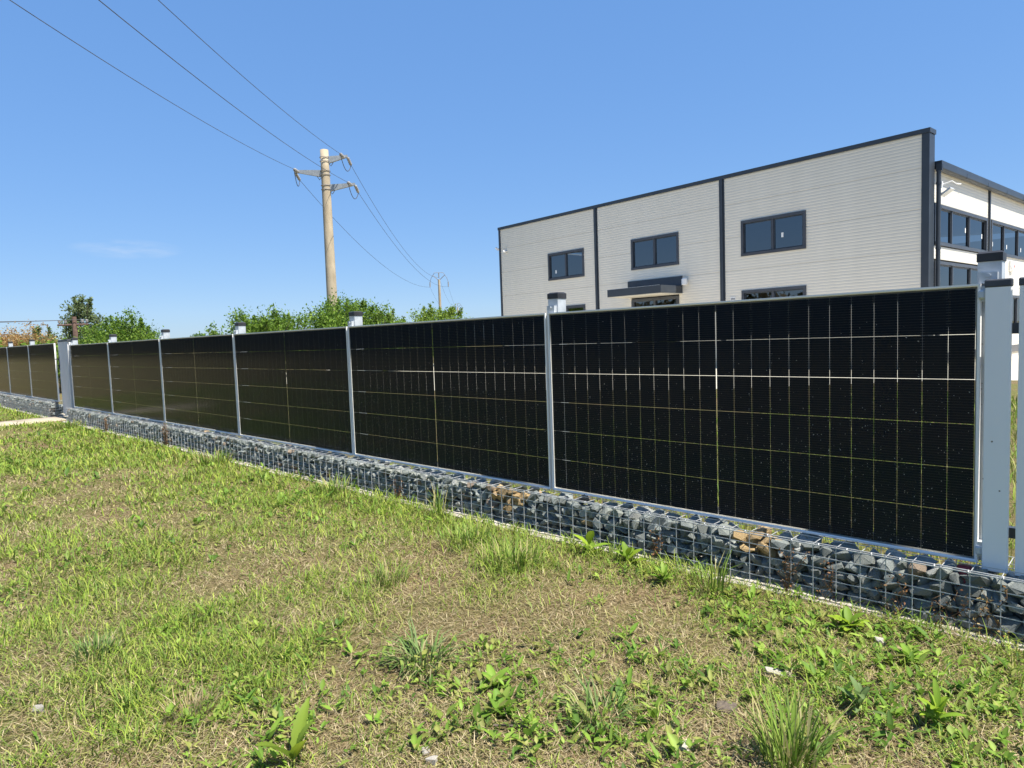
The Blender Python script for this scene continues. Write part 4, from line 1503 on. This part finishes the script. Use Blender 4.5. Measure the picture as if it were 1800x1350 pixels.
def leaves_flat(x, y, az, L, Wd, tilt, col, lift):
    """small broad weed leaves: six-point folded leaf on a short stalk"""
    n = len(x)
    d = np.stack([np.cos(az) * np.cos(tilt), np.sin(az) * np.cos(tilt), np.sin(tilt)], 1)
    w = np.stack([-np.sin(az), np.cos(az), np.zeros(n)], 1)
    nr = np.cross(d, w)
    base = np.stack([x, y, gz(x, y) + lift], 1)
    L = L[:, None]; Wd = Wd[:, None]
    v0 = base
    v1 = base + d * L * 0.38 + w * Wd * 0.5 + nr * Wd * 0.14
    v2 = base + d * L * 0.75 + w * Wd * 0.36 + nr * Wd * 0.02
    v3 = base + d * L - nr * L * 0.10
    v4 = base + d * L * 0.75 - w * Wd * 0.36 + nr * Wd * 0.02
    v5 = base + d * L * 0.38 - w * Wd * 0.5 + nr * Wd * 0.14
    c = base + d * L * 0.55 - nr * Wd * 0.06
    V = np.stack([v0, v1, v2, v3, v4, v5, c], 1).reshape(-1, 3)
    i = np.arange(n) * 7
    T = np.concatenate([np.stack([i + 6, i + a, i + b_], 1) for a, b_ in ((0, 1), (1, 2), (2, 3), (3, 4), (4, 5), (5, 0))])
    C7 = np.repeat(col, 7, 0).reshape(-1, 7, 3)
    C7[:, 6] *= 1.3; C7[:, 0] *= 1.25; C7[:, 2] *= 0.85; C7[:, 4] *= 0.92
    return V, np.zeros((0, 4), int), T, C7.reshape(-1, 3)

def weed_cover(seed=31):
    rg = np.random.default_rng(seed)
    x, y, r = lawn_points(rg, 95000, 0.7, 14, power=1.3)
    wgt = vnoise(x * 1.3 + 5, y * 1.3, 41) * 0.6 + vnoise(x * 4.5, y * 4.5, 42) * 0.55
    right = np.clip((x + 2.2) / 2.0, 0, 1) * np.clip((-0.1 - y) / 0.3, 0, 1)
    keep = rg.uniform(0, 1, len(x)) < np.clip((wgt - 0.58) * 1.6 + 1.5 * right * np.clip(wgt - 0.15, 0, 1), 0, 1)
    x, y, r = x[keep], y[keep], r[keep]
    n = len(x)
    # every point is a little rosette of 3 leaves
    parts = []
    pal = np.array([(0.13, 0.23, 0.028), (0.19, 0.30, 0.04), (0.09, 0.17, 0.025), (0.25, 0.34, 0.06), (0.26, 0.28, 0.07)])
    col0 = pal[rg.integers(0, 5, n)]
    sz = rg.choice([0.016, 0.024, 0.036, 0.05], n, p=[0.40, 0.36, 0.19, 0.05]) * np.clip(r / 5, 1, 1.8)
    for k in range(3):
        az = rg.uniform(0, 6.283, n)
        parts.append(leaves_flat(x + np.cos(az) * 0.004, y + np.sin(az) * 0.004, az, sz * rg.uniform(0.8, 1.5, n), sz * rg.uniform(0.35, 0.6, n),
                                 rg.uniform(0.1, 1.1, n), col0 * rg.uniform(0.75, 1.25, (n, 1)), rg.uniform(0.004, 0.03, n)))
    return join_mesh('weed_leaves', parts, M['leaf']), n
wm, nw = weed_cover()
tag(link('weed_leaves', wm), 'small broad weed leaves scattered through the lawn', 'weeds', kind='stuff')

# grass on the far side of the fence
def back_grass(seed=51):
    rg = np.random.default_rng(seed)
    n = 60000
    u = rg.uniform(0, 1, n)
    y = 0.24 + 9.5 * u ** 1.7
    x = rg.uniform(-16, 5, n)
    k = ((rg.uniform(0, 1, n) < 0.25) | ((x > -5))) & ~((x < -3.5) & (y > 5.2))
    x, y = x[k], y[k]
    n = len(x)
    
    col = np.where((rg.uniform(0, 1, n) < 0.7)[:, None], G_FRESH[rg.integers(0, 5, n)], G_OLIVE[rg.integers(0, 4, n)]) * rg.uniform(0.7, 1.25, (n, 1))
    sc = 1 + y / 5
    base = np.stack([x, y, np.full(n, -0.003)], 1)
    V = blades(base, rg.uniform(0, 6.283, n), rg.uniform(0.06, 0.16, n) * np.clip(sc, 1, 1.6), rg.uniform(0.003, 0.006, n) * sc, rg.uniform(0.1, 0.9, n), rg.uniform(0.05, 0.8, n), col, 2)
    return join_mesh('grass', [V], M['blade'])
tag(link('grass', back_grass()), 'green grass behind the solar panel fence', 'grass', kind='stuff')

# ------------------------------------------------------------------ single plants
def tuft(name, label, loc, n, lmin, lmax, wid, spread, pal, seed, lie=(0.05, 0.75), bend=(0.1, 0.9), cat='grass tuft', group=None):
    rg = np.random.default_rng(seed)
    a = rg.uniform(0, 6.283, n)
    q = np.sqrt(rg.uniform(0, 1, n)) * spread
    root = np.array([loc[0], loc[1], float(gz(loc[0], loc[1])) - 0.004])
    base = np.stack([np.cos(a) * q, np.sin(a) * q, np.zeros(n)], 1)
    col = np.array(pal)[rg.integers(0, len(pal), n)] * rg.uniform(0.75, 1.25, (n, 1))
    az = a + rg.normal(0, 0.6, n)
    V, Q, T, C_ = blades(base, az, rg.uniform(lmin, lmax, n), rg.uniform(0.7, 1.2, n) * wid, rg.uniform(*bend, n), rg.uniform(*lie, n), col, 1)
    o = link(name, fast_mesh(name, V, Q, T, C_, M['blade']))
    o.location = root
    tag(o, label, cat, group)
    return o
TP = [(0.16, 0.25, 0.035), (0.20, 0.30, 0.05), (0.13, 0.21, 0.035), (0.26, 0.32, 0.07), (0.38, 0.34, 0.15)]
TPB = [(0.13, 0.21, 0.05), (0.18, 0.26, 0.08), (0.11, 0.18, 0.05), (0.34, 0.31, 0.15)]
tuft('grass_tuft', 'tall upright grass tuft at the bottom right edge of the lawn', (-0.20, -1.44), 170, 0.10, 0.24, 0.0055, 0.07, TP, 1, lie=(0.05, 0.8), bend=(0.05, 0.5))
tuft('grass_tuft', 'bluish arching grass tuft in the middle of the foreground lawn', (-1.50, -1.71), 150, 0.08, 0.20, 0.006, 0.09, TPB, 2, lie=(0.3, 1.2), bend=(0.3, 1.0))
tuft('grass_tuft', 'bluish grass tuft right of the two weed rosettes', (-0.76, -1.57), 110, 0.07, 0.17, 0.005, 0.07, TPB, 3, lie=(0.3, 1.1), bend=(0.2, 0.9))
tuft('grass_tuft', 'lush tall green grass clump before the second panel by the gabion', (-1.98, -0.72), 260, 0.06, 0.18, 0.0055, 0.16, TP, 4)
tuft('grass_tuft', 'wide lush grass clump left of the tallest one by the gabion', (-2.45, -0.62), 220, 0.05, 0.15, 0.0055, 0.17, TP, 5)
tuft('grass_tuft', 'thin tall grass blades against the gabion below the second panel', (-3.10, -0.29), 40, 0.14, 0.28, 0.006, 0.07, TP, 6, lie=(0.02, 0.4))
tuft('grass_tuft', 'green grass clump against the gabion below the third panel', (-4.35, -0.36), 160, 0.09, 0.20, 0.006, 0.16, TP, 7)
tuft('grass_tuft', 'green grass clump against the gabion below the fourth panel', (-6.75, -0.36), 150, 0.09, 0.22, 0.008, 0.18, TP, 8)
tuft('grass_tuft', 'grass tuft with long blades rising before the nearest panel', (-0.98, -0.36), 45, 0.12, 0.24, 0.0065, 0.06, TP, 9, lie=(0.05, 0.6))
tuft('grass_tuft', 'small dark green tuft in the left foreground lawn', (-2.55, -2.55), 120, 0.05, 0.12, 0.0045, 0.08, TPB, 10)
tuft('grass_tuft', 'straw coloured dry tuft left of the broad dock leaf', (-1.83, -2.45), 130, 0.06, 0.12, 0.003, 0.07, [tuple(c) for c in G_DRY], 11, lie=(0.1, 1.0), bend=(0, 0.4))
tuft('grass_tuft', 'green tuft in the middle lawn before the third panel', (-2.30, -1.30), 130, 0.06, 0.15, 0.0045, 0.10, TP, 12)
tuft('grass_tuft', 'bright green tuft at the foot of the gabion beside the small gate', (-12.6, -0.36), 130, 0.08, 0.18, 0.012, 0.25, TP, 13)

def rosette(name, label, loc, n, L, Wd, tilt, pal, seed, cat='weed', stem=0.0, m=8, wave=0.06):
    """broad-leaved weed: leaves with midrib fold curving out of one crown"""
    rg = np.random.default_rng(seed)
    V, T, C_ = [], [], []
    off = 0
    tb = None
    for k in range(n):
        az = 2.399 * k + rg.uniform(-0.3, 0.3)
        ll = L * rg.uniform(0.65, 1.15); ww = Wd * rg.uniform(0.75, 1.15)
        tl = rg.uniform(*tilt)
        z0 = stem * (k / max(1, n - 1)) * rg.uniform(0.85, 1.0)
        dh = np.array([math.cos(az), math.sin(az), 0]); w = np.array([-math.sin(az), math.cos(az), 0])
        col = np.array(pal[rg.integers(0, len(pal))]) * rg.uniform(0.85, 1.15)
        p = np.array([0, 0, z0]); a = tl
        rows = []
        for i in range(m + 1):
            t = i / m
            prof = 0.10 if t < 0.12 else math.sin(math.pi * min(1, (t - 0.06) / 0.94) ** 0.85) ** 0.8
            hw = ww * 0.5 * max(prof, 0.06 if t < 0.95 else 0.0) * (1 + wave * math.sin(i * 2.6 + k))
            up = np.array([0, 0, 1.0]) * math.cos(a) - dh * math.sin(a)
            rows.append((p - w * hw + up * hw * 0.35, p.copy(), p + w * hw + up * hw * 0.35))
            p = p + (dh * math.cos(a) + np.array([0, 0, 1.0]) * math.sin(a)) * ll / m
            a -= (0.55 * rg.uniform(0.6, 1.3)) / m
        for r_ in rows:
            V.extend(r_)
            C_.extend([col, col * 1.12, col])
        for i in range(m):
            for j in range(2):
                q = off + i * 3 + j
                T.append((q, q + 1, q + 4)); T.append((q, q + 4, q + 3))
        off += len(rows) * 3
    if stem > 0:
        sv = MB().tube([(0, 0, -0.01), (0.004, 0.002, stem)], [0.004, 0.0025], 5)
        V.extend(np.array(v) for v in sv.v); C_.extend([np.array((0.16, 0.22, 0.05))] * len(sv.v))
        for f in sv.f:
            for j in range(1, len(f) - 1):
                T.append((off + f[0], off + f[j], off + f[j + 1]))
    o = link(name, fast_mesh(name, np.array(V), np.zeros((0, 4), int), np.array(T), np.array(C_), M['leaf']))
    o.location = (loc[0], loc[1], float(gz(loc[0], loc[1])) - 0.002)
    tag(o, label, cat)
    return o
LG = [(0.25, 0.36, 0.03), (0.20, 0.32, 0.035)]
DG = [(0.15, 0.27, 0.03), (0.20, 0.32, 0.04), (0.25, 0.35, 0.06)]
dk = rosette('dock_plant', 'lone dock plant with two big bright leaves at the bottom of the lawn', (-1.345, -2.33), 4, 0.175, 0.054, (0.95, 1.42), [(0.34, 0.42, 0.035), (0.22, 0.31, 0.04)], 6, cat='dock plant', m=18, wave=0.13)
rosette('weed_rosette', 'upper of two bright leafy weeds in the lawn centre', (-1.17, -1.65), 11, 0.085, 0.036, (0.3, 1.2), DG, 4)
rosette('weed_rosette', 'lower of two bright leafy weeds in the lawn centre', (-1.04, -1.75), 12, 0.085, 0.034, (0.3, 1.2), DG, 5)
rosette('weed_plant', 'upright leafy weed against the gabion left of the first seam', (-1.77, -0.30), 6, 0.13, 0.045, (0.4, 1.2), LG, 6, stem=0.06)
rosette('weed_plant', 'yellow-green leafy weed against the gabion right of the first seam', (-1.52, -0.29), 7, 0.12, 0.042, (0.4, 1.3), LG, 7, stem=0.05)
rosette('weed_plant', 'bushy dark weed below the middle of the nearest panel', (-1.22, -0.42), 16, 0.09, 0.022, (0.5, 1.4), DG, 8, stem=0.05)
rosette('weed_plant', 'broad leafed weed before the gabion near the slatted gate', (-0.37, -0.40), 9, 0.10, 0.040, (0.3, 1.2), LG, 9, stem=0.03)
rosette('weed_plant', 'leafy weed cluster right of the white rubble piece', (-0.12, -0.56), 14, 0.075, 0.026, (0.3, 1.3), DG, 10, stem=0.03)
rosette('weed_plant', 'bright leafy weed at the right bottom corner', (0.06, -0.98), 16, 0.085, 0.026, (0.4, 1.4), LG, 11, stem=0.07)
rosette('weed_plant', 'grey-green stalk weed in the right foreground', (-0.14, -1.05), 11, 0.085, 0.024, (0.4, 1.3), [(0.14, 0.21, 0.07), (0.17, 0.24, 0.09)], 12, stem=0.07)
rosette('weed_plant', 'small flat weed in the left foreground lawn', (-2.62, -2.28), 9, 0.06, 0.026, (0.1, 0.9), DG, 13)

# dry brown climbing weeds on the wire mesh
def dry_vine(label, x, h, seed, n=5, y=-0.165, pal=None):
    rr = random.Random(seed)
    tb = MB()
    cen = []
    for i in range(n):
        px, pz = x + rr.uniform(-0.03, 0.03), 0.0
        pts = [(px, y - 0.01, -0.01)]
        hh = h * rr.uniform(0.6, 1.0)
        for k in range(1, 7):
            px += rr.uniform(-0.03, 0.03)
            pts.append((px, y + rr.uniform(-0.012, 0.006), hh * k / 6))
            cen.append(pts[-1])
        tb.tube(pts, [0.0018] * 6 + [0.0008], 4)
    V = np.array(tb.v); T = []
    for f in tb.f:
        for j in range(1, len(f) - 1): T.append((f[0], f[j], f[j + 1]))
    pal = pal or [(0.30, 0.15, 0.06), (0.36, 0.22, 0.11), (0.24, 0.11, 0.05)]
    V2, T2, C2 = leaf_cloud(np.array(cen), np.full((len(cen), 3), 0.016), 3, 0.013, pal, seed)
    C1 = np.tile(np.array((0.27, 0.18, 0.10)), (len(V), 1))
    o = link('dry_vine', fast_mesh('dry_vine', np.concatenate([V, V2]), np.zeros((0, 4), int), np.concatenate([np.array(T), T2 + len(V)]), np.concatenate([C1, C2]), M['leaf']))
    tag(o, label, 'dry weed', 'dry weeds on the gabion mesh')
dry_vine('thick brown dry weed on the mesh before the nearest panel', -0.70, 0.22, 1, 8)
dry_vine('thin brown dry weed just left of the double mesh wire', -0.55, 0.18, 2, 4)
dry_vine('rusty dry vine right of the double mesh wire', -0.27, 0.20, 3, 4)
dry_vine('rusty dry vine below the nearest panel corner', -0.09, 0.18, 4, 4)
dry_vine('straw coloured dry weed on the mesh below the slatted gate', 0.06, 0.24, 5, 5, pal=[(0.40, 0.30, 0.12), (0.34, 0.18, 0.06)])
dry_vine('tangled brown dry weed on the mesh near the first seam', -1.42, 0.17, 6, 6)
dry_vine('brown dry weed below the middle of the second panel', -3.72, 0.18, 7, 6)
dry_vine('large rust brown dry weed at the far gabion below the fifth panel', -8.66, 0.32, 8, 16, y=-0.185)
dry_vine('rust brown dry weed at the far gabion near the small gate', -11.2, 0.28, 9, 12, y=-0.185)

# loose stones and a twig
def rock(label, loc, s, seed, mat='rubble', name='rock'):
    rr = random.Random(seed)
    me = CHIPPED[rr.randrange(len(STONES))].copy()
    me.materials[0] = M[mat]
    o = link(name, me)
    o.scale = s
    o.rotation_euler = (rr.uniform(-.2, .2), rr.uniform(-.2, .2), rr.uniform(0, 6))
    o.location = (loc[0], loc[1], float(gz(loc[0], loc[1])) + s[2] * 0.22)
    tag(o, label, 'stone', 'loose stones in the lawn')
rock('long pale flat stone in the lawn before the nearest panel', (-0.42, -0.97), (0.13, 0.05, 0.035), 1)
rock('pale stone left of the tall tuft at bottom right', (-0.47, -1.55), (0.07, 0.05, 0.035), 2)
rock('larger cream pebble at the bottom centre of the lawn', (-1.02, -2.06), (0.045, 0.04, 0.035), 3)
rock('smaller cream pebble beside the larger one at bottom centre', (-1.065, -2.045), (0.035, 0.03, 0.03), 4)
rock('white stone at the gabion foot near the slatted gate', (-0.24, -0.45), (0.065, 0.05, 0.045), 5)
rock('pale stone in the dry grass at the far left bottom', (-2.22, -2.80), (0.07, 0.05, 0.035), 6)
rock('grey stone in the lawn above the tall bottom right tuft', (-0.47, -1.28), (0.08, 0.06, 0.04), 7, 'stone4')
tw = MB().tube([(-0.99, -1.83, 0.012), (-0.94, -1.80, 0.016), (-0.86, -1.735, 0.012)], [0.0035, 0.003, 0.002], 5).build('twig', M['bark'])
tw.location = (0, 0, float(gz(-0.93, -1.79)))
tag(tw, 'thin brown twig lying on the dry patch near the rosettes', 'twig')
print('grass', ng, 'weeds', nw, 'objects', len(bpy.data.objects), 'tris', sum(len(m.loops) - 2 * len(m.polygons) for m in bpy.data.meshes))
